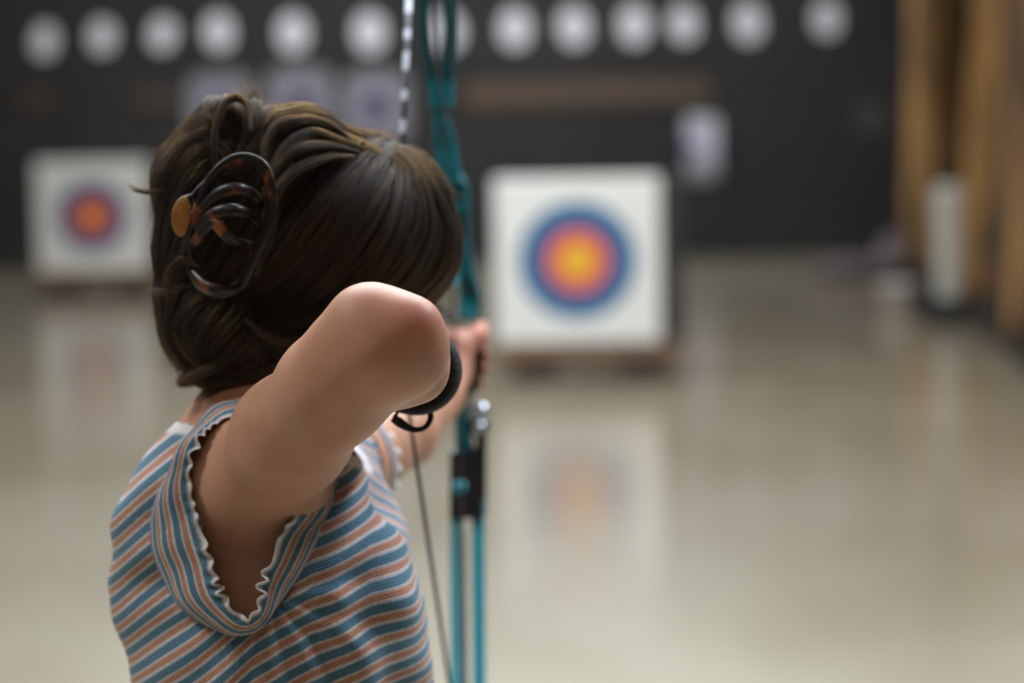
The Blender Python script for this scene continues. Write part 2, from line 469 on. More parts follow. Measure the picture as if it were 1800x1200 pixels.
#SECTION room
# ------------------------------------------------------------------ the hall
WY = 26.4           # back wall
CZ = 4.45           # ceiling
XL, XR, YB = -9.0, 4.6, -5.0
def struct(o): o['kind'] = 'structure'; return o
struct(boxo('floor', ((XL+XR)/2, (WY+YB)/2, -.05), (XR-XL+.4, WY-YB+.4, .1), MT['floor']))
struct(boxo('ceiling', ((XL+XR)/2, (WY+YB)/2, CZ+.05), (XR-XL+.4, WY-YB+.4, .1), MT['ceiling']))
struct(boxo('wall_back', ((XL+XR)/2, WY+.1, CZ/2), (XR-XL+.4, .2, CZ), MT['side_wall2']))
struct(boxo('trim_1', ((XL+XR)/2, WY-.02, 1.9), (XR-XL-.1, .04, 3.8), MT['black_wall']))
struct(boxo('wall_left', (XL-.1, (WY+YB)/2, CZ/2), (.2, WY-YB, CZ), MT['side_wall']))
struct(boxo('wall_front', ((XL+XR)/2, YB-.1, CZ/2), (XR-XL+.4, .2, CZ), MT['side_wall']))

# ceiling lamps: housing with a real area light below it
def lamp(x, y, sx, sy, power, color=(1, .96, .9), tilt=0.):
    t = thing('ceiling_lamp', 'long white tube lamp fixed under the hall ceiling', 'ceiling lamp', (x, y, CZ), 0, 'tube lamps along the hall ceiling')
    boxo('housing', (0, 0, -.04), (sx+.1, sy+.1, .07), MT['lamp_housing'], t)
    ld = bpy.data.lights.new('lamp_light', 'AREA'); ld.shape = 'RECTANGLE'; ld.size = sx; ld.size_y = sy
    ld.energy = power; ld.color = color
    o = bpy.data.objects.new('lamp_light', ld); o.location = (0, 0, -.09-.5*sy*abs(math.sin(tilt))); o.rotation_euler = (tilt, 0, 0); link(o, t)
COOL = (.82, .91, 1.0); NEUT = (.95, .98, 1.0); WARM = (1.0, .84, .66)
for (x, y, sx, sy, pw, c, tl) in [
        (-.2, 4.8, 3.2, .5, 400, COOL, 0), (2.4, 3.4, .4, 2.0, 270, COOL, 0),
        (-2.8, 2.0, 2.0, .4, 95, NEUT, 0),
        (-.5, 9.5, 4.2, .5, 150, NEUT, 0), (-.5, 13.5, 4.2, .5, 150, NEUT, 0), (-.8, 18.5, 5.0, .5, 130, NEUT, 0),
        (-.6, 22.2, 7.5, .4, 215, NEUT, .9), (-.8, -1.0, 2.6, .6, 22, WARM, 0)]:  # the tilted lamp is a washer added to brighten the back wall
    lamp(x, y, sx, sy, pw, c, tl)

# ---- round paper targets in the row high on the black wall
def disc_bm(w, h, th, n=40, ex=2.4):
    bm = bmesh.new(); fr = []; bk = []
    for i in range(n):
        a = 2*PI*i/n; c, s = math.cos(a), math.sin(a)
        x = w/2*math.copysign(abs(c)**(2/ex), c); z = h/2*math.copysign(abs(s)**(2/ex), s)
        fr.append(bm.verts.new((x, -th/2, z))); bk.append(bm.verts.new((x, th/2, z)))
    bm.faces.new(fr); bm.faces.new(bk[::-1])
    for i in range(n): bm.faces.new((fr[i], bk[i], bk[(i+1) % n], fr[(i+1) % n]))
    return bm
tops = [(79, 72, .80), (180, 64, .85), (286, 60, .85), (385, 56, .95), (515, 58, 1), (650, 57, 1.04), (787, 54, 1),
        (905, 50, 1), (1009, 47, 1), (1115, 44, 1), (1202, 42, .93), (1315, 40, 1), (1453, 33, .92)]
ordn = ['leftmost round white paper disc in the row high on the black wall',
        'round white paper disc second from the left end of the high row',
        'round white paper disc third from the left in the high row, above the small target',
        'round white paper disc fourth from the left in the high row, above the hair bun',
        'round white paper disc above the middle of the three grey wall targets',
        'round white paper disc just left of the upper bowstring',
        'round white paper disc seen between the upper limbs of the teal bow',
        'round white paper disc first to the right of the bow in the high row',
        'round white paper disc high above the large target, second right of the bow',
        'round white paper disc above the wooden wall board, left one of the close pair',
        'round white paper disc above the right end of the wall board, in the close pair',
        'round white paper disc second from the right end of the high row',
        'rightmost round white paper disc in the high row, nearest the golden curtains']
disc0 = None
for (px, py, s), lab in zip(tops, ordn):
    p = PY(px, py, WY-.047)
    if disc0 is None:
        o = bmobj('paper_disc', disc_bm(.31, .40, .012), MT['paper']); disc0 = o
    else:
        o = disc0.copy(); COL.objects.link(o)
    o.location = p; o.scale = (s, 1, s*(1.0 if px > 100 else 1.1))
    o.rotation_euler = (0, math.radians(random.uniform(-6, 6)) + (math.radians(12) if px < 350 else 0), 0)
    tag(o, lab, 'paper target', 'round white papers along the top of the black wall')
# ---- larger faded paper targets
wf0 = None
for (px, py), lab in zip([(388, 192), (528, 182), (661, 188)],
                         ['grey paper target face behind the top of the hair bun',
                          'grey paper target face in the middle of three, above the raised hair',
                          'grey paper target face with dark centre just left of the bowstring']):
    p = PY(px, py, WY-.047)
    if wf0 is None:
        bm = disc_bm(.72, .78, .012, 48, 5); wf0 = o = bmobj('paper_target_face', bm, MT['wall_face'])
    else: o = wf0.copy(); COL.objects.link(o)
    o.location = p
    tag(o, lab, 'paper target', 'grey target faces in the second row on the black wall')
# curled target face at the right: half of the face still shows its centre spot
bm = bmesh.new()
for i in range(13):
    a = -.05 + .42*i/12; x = .30*math.sin(a*2.2)/math.sin(.37*2.2)*1.0; y = -.03-.10*(i/12)**2
    for z in (-.36, .36): bm.verts.new((x, y, z*(1-.10*(i/12)**4)))
bm.verts.ensure_lookup_table()
for i in range(12): bm.faces.new([bm.verts[k] for k in (2*i, 2*i+2, 2*i+3, 2*i+1)])
o = bmobj('curled_target_face', bm, MT['half_face'], None, True); o.location = PY(1213, 262, WY-.047)
md = o.modifiers.new('t', 'SOLIDIFY'); md.thickness = .006
tag(o, 'narrow curled pale target face with dark spot on its left edge, above the large target', 'paper target')
for px, py, w, h, lab in [(1532, 206, .34, .36, 'dim grey paper scrap on the black wall left of the golden curtains'),]:
    o = bmobj('paper_scrap', disc_bm(w, h, .01, 24, 3), simple('dim_paper', (.06, .06, .06), .8, noise=(.05, .05, .05))); o.location = PY(px, py, WY-.046)
    tag(o, lab, 'paper')
# ---- wooden boards on the wall
def board(px0, px1, py0, py1, hpx, label, m):
    a = PY(px0, py0, WY-.07); b = PY(px1, py1, WY-.07); L = (b-a).length
    bm = bmesh.new(); box(bm, (0, 0, 0), (L, .06, hpx/FPX*WY), bev=.008)
    o = bmobj('wall_board', bm, m); o.location = (a+b)/2; o.rotation_euler = (0, -math.atan2((b-a).z, (b-a).x), 0)
    return tag(o, label, 'board', 'brown wooden boards on the black wall')
mb = simple('board_wood', (.10, .055, .032), .6, noise=(.075, .052, .033), nscale=1.3)
mb2 = simple('board_wood_dark', (.05, .030, .02), .6, noise=(.038, .026, .018), nscale=1.3)
board(818, 1250, 168, 158, 42, 'long brown wooden board on the black wall above the large target', mb)
board(228, 322, 176, 175, 44, 'short dark wooden board just left of the hair bun on the wall', mb2)
board(28, 92, 180, 178, 44, 'short dark wooden board on the wall near the left edge', mb2)

# ---- target butts
def target(px, pyc, base_py, yaw, face_m, lab, w, offx, name='archery_target'):
    base = PF(px, base_py); cz_pt = PY(px, pyc, base.y)
    t = thing(name, lab, 'archery target', (base.x, base.y, 0), yaw, 'standing archery targets in the hall')
    zc = cz_pt.z
    hw = w/2; dp = .16
    bm = bmesh.new(); box(bm, (0, 0, 0), (w, .10, w), bev=.02, seg=3)
    f = bmobj('target_face', bm, face_m, t); f.location = (0, 0, zc)
    bm = bmesh.new(); box(bm, (0, 0, 0), (w*1.03, .22, w*1.0), bev=.015)
    g = bmobj('foam_backing', bm, MT['foam_black'], t); g.location = (offx, .165, zc-.01)
    bb = zc-hw
    bm = bmesh.new(); box(bm, (0, 0, 0), (w*1.10, .34, .115), bev=.01)
    bs = bmobj('base_beam', bm, MT['wood'], t); bs.location = (offx*.5, .12, bb-.06)
    for sx in (-1, 1):
        bm = bmesh.new(); box(bm, (0, 0, (bb-.12)/2), (.26, .5, bb-.12), bev=.01)
        lg = bmobj('foot', bm, MT['wood_dark'], t); lg.location = (sx*w*.33+offx*.5, .18, 0)
        bm = bmesh.new(); box(bm, (0, 0, 0), (.07, .06, w*1.0), bev=.008)
        po = bmobj('post', bm, MT['wood_dark'], t); po.location = (sx*w*.42, .31, bb-.06+w*.5)
    return t
target(1018, 457, 672, math.radians(-1), MT['face'], 'large white square target with blue, red and gold rings, right of the teal bow', .975, .12)
target(168, 380, 524, math.radians(1), MT['face2'], 'smaller white square target with worn rings, at the left behind the hair', 1.0, .03)

# ---- golden curtains along the right
c0 = PF(1812, 650); c1 = PF(1598, 478)
dirv = (c1-c0).normalized(); nrm = Vector((-dirv.y, dirv.x, 0)) # towards the lane
L = (c1-c0).length
def curtain(a, b, z0, folds, amp, label, push=0., seed=0, pinch=.0):
    rs = np.random.default_rng(seed)
    n = 90; m = 26; H = CZ-.25
    ph = rs.uniform(0, 6, 4)
    V = []
    for j in range(m):
        z = z0+(H-z0)*j/(m-1); vz = j/(m-1)
        for i in range(n):
            u = i/(n-1)
            wdt = 1-pinch*math.exp(-((vz-.3)/.2)**2)
            s = a+(b-a)*(.5+(u-.5)*wdt)
            k = folds*2*PI*u+ph[0]+.5*math.sin(3*vz+ph[1])
            off = amp*(math.sin(k)+.35*math.sin(2.3*k+ph[2]))*(1-.35*vz)+push+.04*math.sin(5*u+ph[3]+2*vz)
            p = c0+dirv*s+nrm*off
            V.append((p.x, p.y, z))
    F = [(j*n+i, j*n+i+1, (j+1)*n+i+1, (j+1)*n+i) for j in range(m-1) for i in range(n-1)]
    o = npmesh('hanging_curtain', np.array(V), np.array(F), MT['curtain'])
    md = o.modifiers.new('t', 'SOLIDIFY'); md.thickness = .012
    return tag(o, label, 'curtain', 'golden brown curtains along the right side')
curtain(L-1.9, L+.1, .12, 4, .14, 'dim brown curtain furthest back, beside the black wall', -.1, 1)
curtain(L-4.3, L-2.3, .25, 2.6, .22, 'golden curtain behind the white upright roll', -.1, 2, .25)
curtain(1.7, 3.3, .3, 2.1, .24, 'bright golden curtain between the white roll and the right edge', -.12, 5, .3)
curtain(-1.8, 1.0, .22, 2.6, .22, 'brightest golden curtain cut by the right edge of the frame', -.1, 4)
# dark kick board under the curtains
a = c0-dirv*2.5; b = c1+dirv*.3
bm = bmesh.new(); mid = (a+b)/2
box(bm, (0, 0, .11), ((b-a).length, .08, .22), bev=.01)
o = bmobj('baseboard_right', bm, MT['wood_dark']); struct(o); o.location = (mid.x, mid.y, 0); o.rotation_euler = (0, 0, math.atan2(dirv.y, dirv.x))
q = (c0+c1)/2-nrm*.42
o = struct(boxo('wall_right', (q.x, q.y, CZ/2), (44, .2, CZ), MT['right_wall'])); o.rotation_euler = (0, 0, math.atan2(dirv.y, dirv.x))
# warm light and housing added to put highlights on the curtain folds
ld = bpy.data.lights.new('added_curtain_area', 'AREA'); ld.size = .8; ld.energy = 60; ld.color = (1, .72, .40)
t = thing('added_curtain_light', 'added warm light for highlights on the golden curtains', 'ceiling lamp', (2.0, 13.5, CZ))
boxo('housing', (0, 0, -.03), (.9, .9, .05), MT['lamp_housing'], t)
o = bpy.data.objects.new('lamp_light', ld); o.location = (0, 0, -.07); o.rotation_euler = (0, math.radians(35), 0); link(o, t)

# ---- white upright roll in a black stand
q = PF(1672, 566)
t = thing('upright_roll', 'tall white rolled tube standing upright before the golden curtains', 'roll', (q.x, q.y, 0))
zt = PY(1672, 325, q.y).z
bm = bmesh.new()
prof = [(.0, .08), (.10, .08), (.115, .2), (.118, .6), (.128, zt-.12), (.125, zt-.03), (.10, zt), (.06, zt), (.055, zt-.05), (0, zt-.05)]
seg = 32; rings = [[bm.verts.new((r*math.cos(2*PI*i/seg), r*math.sin(2*PI*i/seg), z)) for i in range(seg)] for r, z in prof if r > 0]
for A_, B_ in zip(rings, rings[1:]):
    for i in range(seg): bm.faces.new((A_[i], A_[(i+1) % seg], B_[(i+1) % seg], B_[i]))
bm.faces.new(rings[0][::-1]); bm.faces.new(rings[-1])
bmobj('roll', bm, MT['white_plastic'], t, True)
bm = bmesh.new(); box(bm, (0, 0, .045), (.42, .42, .09), bev=.02); box(bm, (0, 0, .13), (.28, .28, .10), bev=.02)
bmobj('stand', bm, MT['black_plastic'], t)
# ---- black low crate around it
q2 = PF(1660, 548)
bm = bmesh.new(); box(bm, (0, 0, .11), (.42, .34, .2), bev=.03, seg=3); box(bm, (0, 0, .215), (.45, .38, .03), bev=.01)
o = bmobj('storage_crate', bm, MT['black_plastic']); o.location = (q.x+.08, q.y+.56, 0)
tag(o, 'low black crate on the floor behind the white upright roll', 'crate')
# ---- small white bucket on the floor
q = PF(1578, 553)
t = thing('white_bucket', 'small white bucket on the floor left of the white upright roll', 'bucket', (q.x, q.y, 0))
bm = bmesh.new(); seg = 28
rings = [[bm.verts.new((r*math.cos(2*PI*i/seg), r*math.sin(2*PI*i/seg), z)) for i in range(seg)] for r, z in [(.12, 0), (.155, .22), (.163, .22), (.163, .245), (.15, .245), (.12, .03)]]
for A_, B_ in zip(rings, rings[1:]):
    for i in range(seg): bm.faces.new((A_[i], A_[(i+1) % seg], B_[(i+1) % seg], B_[i]))
bm.faces.new(rings[0][::-1]); bm.faces.new(rings[-1])
bmobj('pail', bm, simple('bright_plastic', (.90, .86, .85), .5, noise=(.84, .8, .8)), t, True)
tube('handle', [(-.155, 0, .2), (-.1, -.1, .25), (0, -.15, .24), (.1, -.1, .25), (.155, 0, .2)], .006, MT['steel'], t, n=20, sides=8)
# ---- mauve cloth heap by the wall foot
s = Sdf()
rs = np.random.default_rng(3)
q = PF(1515, 492)
for i in range(16):
    u = rs.uniform(-1, 1)
    s.ell((q.x+.40*u, q.y+.1+rs.uniform(-.15, .15), .07+.05*(u+1)*rs.uniform(.4, 1)), (rs.uniform(.1, .2), rs.uniform(.1, .16), rs.uniform(.05, .12)), None, .05)
s.ell((q.x+.33, q.y+.2, .2), (.17, .14, .22), None, .05)
v, f = s.mesh(.02, 8); v[:, 2] = np.maximum(v[:, 2], .002)
tag(npmesh('cloth_heap', v, f, MT['mauve']), 'mauve grey heap of cloth on the floor at the foot of the black wall', 'cloth')
#SECTION person
# ------------------------------------------------------------------ the archer
person = thing('person', 'woman with brown clipped-up hair drawing a bow, in a striped short-sleeved top', 'person', (-.2, 2.18, 0))
def child(o, par=None):
    par = par or person
    o.parent = par
    if par is person: o.matrix_parent_inverse = Matrix.Translation(-Vector((-.2, 2.18, 0)))
    return o
HD = .06
fd = np.array([.60, .79, -.12]); fd /= np.linalg.norm(fd)      # where the face looks
up0 = np.array([.10, 0, 1.]); lat = np.cross(fd, up0); lat /= np.linalg.norm(lat); hu = np.cross(lat, fd)
HR = np.stack([fd, lat, hu])
HC = A(P(606, 408, 2.13+HD))
def hp(f_, l_, u_): return HC+fd*f_+lat*l_+hu*u_

B = Sdf()
# torso
B.ell(P(462, 1010, 2.19), (.100, .145, .17), None, .03)
B.cone(P(480, 1200, 2.2), .098, P(485, 1400, 2.2), .102, .06)
B.cone(P(470, 1200, 2.13), .080, P(490, 1420, 2.12), .088, .05)
B.cone(P(470, 1200, 2.26), .080, P(490, 1420, 2.27), .088, .05)
B.ell((-.205, 2.2, .86), (.115, .165, .14), None, .06)
B.ell(P(600, 1060, 2.12), (.060, .062, .065), None, .03)
B.ell(P(625, 1055, 2.27), (.060, .062, .065), None, .03)
B.cone(P(440, 860, 2.125), .060, P(500, 840, 2.34), .06, .05)
# neck, head
B.cone(P(432, 800, 2.17), .050, P(520, 640, 2.13+HD), .050, .03)
B.cone(P(435, 840, 2.13), .040, P(455, 760, 2.17), .042, .05)
B.ell(HC, (.088, .068, .076), HR, .02)
B.ell(hp(.035, 0, -.055), (.062, .054, .07), HR, .02)       # jaw
B.ell(hp(.075, 0, -.105), (.016, .018, .014), HR, .02)      # chin
B.cone(hp(.088, 0, .0), .007, hp(.110, 0, -.038), .011, .012)  # nose
for sg in (-1, 1):
    B.ball(hp(.104, sg*.011, -.043), .007, .006)
    B.cone(hp(.080, sg*.012, .014), .010, hp(.070, sg*.045, .016), .009, .012)
    B.ell(hp(.070, sg*.035, -.035), (.02, .02, .02), HR, .02)
    B.ell(hp(-.002, sg*.073, -.012), (.017, .006, .030), HR, .006)
B.cone(hp(.094, -.018, -.068), .006, hp(.094, .018, -.068), .006, .006)
B.cone(hp(.092, -.015, -.079), .007, hp(.092, .015, -.079), .007, .006)
# right arm: shoulder towards the camera, raised elbow
B.ball(P(450, 858, 2.080), .0480, .03)
B.cone(P(412, 822, 2.09), .0335, P(420, 925, 2.10), .035, .03)
B.cone(P(566, 690, 1.888), .0130, P(662, 622, 1.843), .0125, .014)
B.cone(P(450, 856, 2.075), .0480, P(512, 764, 1.985), .0435, .03)
B.cone(P(512, 764, 1.985), .0435, P(590, 682, 1.92), .0405, .03)
B.cone(P(585, 680, 1.92), .0400, P(665, 612, 1.875), .0375, .03)
B.cone(P(462, 870, 2.085), .040, P(440, 965, 2.125), .045, .04)     # armpit web
B.ball(P(686, 600, 1.868), .0375, .02)                   # elbow
B.ball(P(640, 552, 1.862), .0145, .030)
B.ball(P(736, 566, 1.850), .0125, .028)
B.cone(P(604, 600, 1.885), .020, P(640, 580, 1.87), .022, .03)
B.cone(P(712, 618, 1.885), .0335, P(706, 632, 1.95), .0345, .02)  # forearm
B.cone(P(706, 632, 1.95), .0345, P(732, 634, 2.13), .0245, .02)
B.ball(P(735, 655, 1.93), .0240, .008)
WR = A(P(732, 634, 2.13))
# right hand, hooked at the jaw
B.cone(P(731, 632, 2.13), .0245, P(722, 625, 2.19), .028, .015)
B.ell(P(718, 618, 2.195), (.022, .038, .040), None, .015)
for i in range(4):
    zz = 590+i*22
    a_ = P(700+i*2, zz, 2.225); b_ = P(722, zz-2, 2.262); c_ = P(752, zz, 2.252); d_ = P(756, zz+2, 2.228)
    L_ = [1, 1.06, 1.0, .85][i]
    B.chain([A(a_), A(a_)+(A(b_)-A(a_))*L_, A(a_)+(A(c_)-A(a_))*L_, A(a_)+(A(d_)-A(a_))*L_], [.0095, .009, .0085, .0078], .004)
B.chain([A(P(738, 604, 2.18)), A(P(762, 596, 2.20)), A(P(770, 590, 2.232))], [.012, .0105, .009], .006)
# left arm to the bow
LS = A(P(560, 835, 2.36)); LE = A(P(655, 790, 2.58)); LW = A(P(776, 700, 2.78))
B.cone(LS, .048, LE, .038, .03); B.cone(LE, .038, A(P(706, 762, 2.66)), .036, .02); B.cone(A(P(706, 762, 2.66)), .036, LW, .0235, .02)
GR = A(P(822, 632, 2.865))      # bow grip centre
B.cone(LW, .0235, A(P(796, 655, 2.82)), .022, .015)
B.ell(P(799, 628, 2.835), (.020, .026, .036), None, .015)
for i in range(4):
    py_ = 590+i*26
    g = lambda x, y, d: A(P(x, y, d))
    L_ = [0, 3, 0, -6][i]
    B.chain([g(792, py_, 2.855), g(792+2, py_+2, 2.895), g(820, py_+4, 2.918), g(842+L_, py_+4, 2.905), g(850+L_, py_+6, 2.88)],
            [.0105, .0098, .009, .0085, .0078], .004)
B.chain([A(P(812, 612, 2.83)), A(P(835, 592, 2.845)), A(P(845, 580, 2.87)), A(P(842, 582, 2.892))], [.0135, .0115, .0100, .0085], .008)
# legs
for y0, y1 in ((2.10, 1.95), (2.29, 2.50)):
    B.cone((-.2, y0, .84), .090, (-.19, (y0+y1)/2, .47), .060, .04)
    B.cone((-.19, (y0+y1)/2, .47), .056, (-.21, y1, .10), .040, .03)
    B.cone((-.215, y1, .05), .033, (-.07, y1, .035), .030, .02)
v, f = B.mesh(.0036)
v = relax(v, f, 3, .5)
px, py, dd = pix(v)
# flush on the elbow tips and knuckles
fl = np.zeros(len(v))
for c, r, k in ((P(742, 556, 1.82), .030, .60), (P(712, 590, 1.83), .026, .25), (P(652, 535, 1.83), .024, .18), (P(735, 640, 1.86), .030, .18), (P(830, 600, 2.86), .06, .55), (P(735, 600, 2.25), .05, .4), (P(655, 560, 1.9), .05, .06)):
    fl = np.maximum(fl, k*np.exp(-(((v-A(c))**2).sum(1))/r**2))
body = child(npmesh('body', v, f, MT['skin'], None, {'flush': fl}))
for sg in (-1, 1):
    bm = bmesh.new(); bmesh.ops.create_uvsphere(bm, u_segments=20, v_segments=12, radius=.0115)
    child(bmobj('eye', bm, MT['eye'], None, True, None)).location = Vector(hp(.074, sg*.031, -.004))

# ---- hair mass
H = Sdf()
def hpx(x, y, d): return A(P(x, y, d+HD))
H.ell(hpx(606, 410, 2.13), (.100, .084, .084), HR, .02)
H.cone(hpx(600, 300, 2.13), .030, hpx(690, 340, 2.14), .030, .03)
H.cone(hpx(686, 380, 2.14), .042, hpx(710, 432, 2.155), .0370, .03)
H.cone(hpx(710, 432, 2.155), .0370, hpx(692, 478, 2.15), .034, .03)
H.cone(hpx(590, 272, 2.11), .023, hpx(530, 246, 2.09), .025, .012)
H.cone(hpx(530, 246, 2.09), .025, hpx(478, 240, 2.07), .021, .012)
H.cone(hpx(540, 275, 2.08), .026, hpx(480, 300, 2.06), .026, .02)
H.cone(hpx(478, 246, 2.08), .020, hpx(410, 232, 2.07), .024, .012)
H.cone(hpx(400, 212, 2.06), .020, hpx(432, 214, 2.07), .016, .01)
H.cone(hpx(376, 264, 2.07), .030, hpx(350, 320, 2.07), .033, .02)
H.cone(hpx(350, 320, 2.07), .033, hpx(342, 440, 2.08), .029, .02)
H.cone(hpx(340, 440, 2.08), .027, hpx(325, 505, 2.08), .022, .015)
H.ell(hpx(425, 395, 2.10), (.058, .055, .085), None, .03)
H.ell(hpx(366, 566, 2.09), (.041, .045, .040), None, .02)
H.cone(hpx(400, 590, 2.09), .043, hpx(455, 610, 2.11), .045, .02)
H.cone(hpx(460, 605, 2.12), .044, hpx(575, 560, 2.14), .055, .03)
H.cone(hpx(395, 645, 2.09), .020, hpx(470, 650, 2.10), .021, .02)
H.cone(hpx(376, 636, 2.09), .012, hpx(322, 670, 2.09), .0020, .008)
# far side of the head and the fringe
H.cone(HC+lat*-.05+hu*.02, .05, HC+lat*-.055-hu*.06, .035, .03)
hv, hf = H.mesh(.0040)
hv = relax(hv, hf, 1, .5)
G = H.grad(hv)
# lock relief along the mass
def locknoise(p):
    return (np.sin(p[:, 0]*210+np.sin(p[:, 2]*60)*1.5+p[:, 1]*90)+.6*np.sin(p[:, 0]*410-p[:, 1]*220+p[:, 2]*70))
hv2 = hv-G*.0015+G*(.0010*locknoise(hv))[:, None]
hair = child(npmesh('hair', hv2, hf, MT['hair_base']))

# flow guides: picture points on the mass, root to tip
guides = [
    [(650, 255), (600, 300), (545, 360), (495, 430), (462, 470)],
    [(680, 280), (640, 340), (580, 430), (520, 500), (455, 530)],
    [(720, 310), (700, 390), (655, 470), (590, 530), (520, 560), (450, 550)],
    [(745, 335), (748, 410), (720, 470), (670, 520), (600, 560), (520, 595), (450, 575)],
    [(770, 365), (783, 410), (776, 460), (745, 505), (700, 530)],
    [(700, 285), (750, 335), (785, 385), (796, 430), (785, 475), (750, 515)],
    [(600, 245), (545, 280), (495, 325), (465, 360)],
    [(620, 245), (570, 215), (515, 218), (465, 262), (440, 300)],
    [(590, 232), (540, 225), (490, 235), (450, 290)],
    [(385, 330), (374, 260), (384, 200), (412, 172), (436, 190), (440, 240)],
    [(400, 300), (398, 240), (412, 205), (425, 230), (415, 280)],
    [(385, 215), (330, 250), (293, 320), (278, 420), (282, 510)],
    [(395, 250), (345, 290), (312, 360), (300, 440), (300, 520)],
    [(350, 420), (310, 470), (290, 530), (300, 590), (350, 640), (420, 650)],
    [(480, 520), (420, 560), (370, 610), (335, 655), (320, 668)],
    [(350, 520), (310, 560), (310, 600), (350, 635), (400, 640)],
    [(430, 540), (480, 600), (540, 605), (600, 575), (640, 550)],
    [(600, 600), (520, 640), (440, 665), (370, 665), (330, 668)],
    [(560, 480), (500, 540), (450, 600), (400, 640)],
]
gp, gt = [], []
def raycast(pts, off=0.):
    out = []
    o = A(CAM)
    R_ = np.array([A(P(x, y, 1.0))-o for x, y in pts]); R_ /= np.linalg.norm(R_, axis=1, keepdims=True)
    t = np.full(len(R_), 1.85)
    for _ in range(60):
        t += np.clip(H.ev(o+R_*t[:, None])-off, -.01, .03)*.8
        t = np.minimum(t, 2.35)
    return o+R_*t[:, None]
for g_ in guides:
    s_ = spline(g_, 14)
    q3 = raycast(s_)
    d_ = np.gradient(q3, axis=0); d_ /= np.linalg.norm(d_, axis=1, keepdims=True)+1e-9
    gp.append(q3); gt.append(d_)
gp = np.concatenate(gp); gt = np.concatenate(gt)
ctr_clip = hpx(430, 420, 2.10)
def flow(p, n):
    d2 = ((p[:, None, :]-gp[None])**2).sum(2)
    w = 1/(d2+6e-5)**2
    w0 = 1/(6e-5+.035**2)**2*3
    dflt = (ctr_clip-p); dflt /= np.linalg.norm(dflt, axis=1, keepdims=True)
    dflt = dflt*.7+np.array([0, 0, -.6])
    t = (w[:, :, None]*gt[None]).sum(1)+dflt*w0
    t -= n*(t*n).sum(1)[:, None]
    return t/(np.linalg.norm(t, axis=1, keepdims=True)+1e-9)
# parent locks advected over the mass
NPAR = 900; K = 26; STEP = .0058
sel = RNG.choice(len(hv), NPAR)
par_ = hv[sel]
path = np.zeros((NPAR, K, 3)); nrms = np.zeros((NPAR, K, 3))
half = K//2
def march(p0, sgn, n):
    p = p0.copy(); out = [p.copy()]
    for i in range(n):
        nn = H.grad(p); t = flow(p, nn); p = p+t*STEP*sgn
        dd_ = H.ev(p); p = p-H.grad(p)*dd_[:, None]
        out.append(p.copy())
    return out
fw = march(par_, 1, K-half); bw = march(par_, -1, half-1)
path = np.stack(bw[::-1]+fw[1:], 1)[:, :K]
nn = H.grad(path.reshape(-1, 3)).reshape(path.shape)
CH = 26
curves_pts = []; curves_rad = []; sizes = []
lift = RNG.uniform(-.0012, .0056, NPAR)*np.where(RNG.random(NPAR) < .08, 1.8, 1)
tt = np.linspace(0, 1, K)
for i in range(NPAR):
    tan = np.gradient(path[i], axis=0); tan /= np.linalg.norm(tan, axis=1, keepdims=True)+1e-9
    side = np.cross(tan, nn[i])
    a0 = RNG.uniform(0, 2*PI, CH); r0 = np.sqrt(RNG.random(CH))
    tw = RNG.uniform(-1.5, 1.5); wid = RNG.uniform(.0020, .0062)
    prof = np.sin(PI*np.clip(tt*.92+.04, 0, 1))**.5
    arch = lift[i]*np.sin(PI*tt)
    for c in range(CH):
        ang = a0[c]+tw*tt
        fz = RNG.normal(0, 1, 3)*(.0006 if RNG.random() < .85 else .0022)
        wob = np.sin(tt*RNG.uniform(3, 9)+RNG.uniform(0, 6))
        q = path[i]+side*(np.cos(ang)*r0[c]*wid*prof)[:, None]+nn[i]*((np.sin(ang)*r0[c]*wid*.45*prof)+arch)[:, None]+wob[:, None]*fz
        k0 = RNG.integers(0, 5); k1 = K-RNG.integers(0, 5)
        q = q[k0:k1]
        curves_pts.append(q); sizes.append(len(q))
        u = np.linspace(0, 1, len(q)); curves_rad.append(.000105*np.minimum(1, np.minimum(u*6+.15, (1-u)*5+.15)))
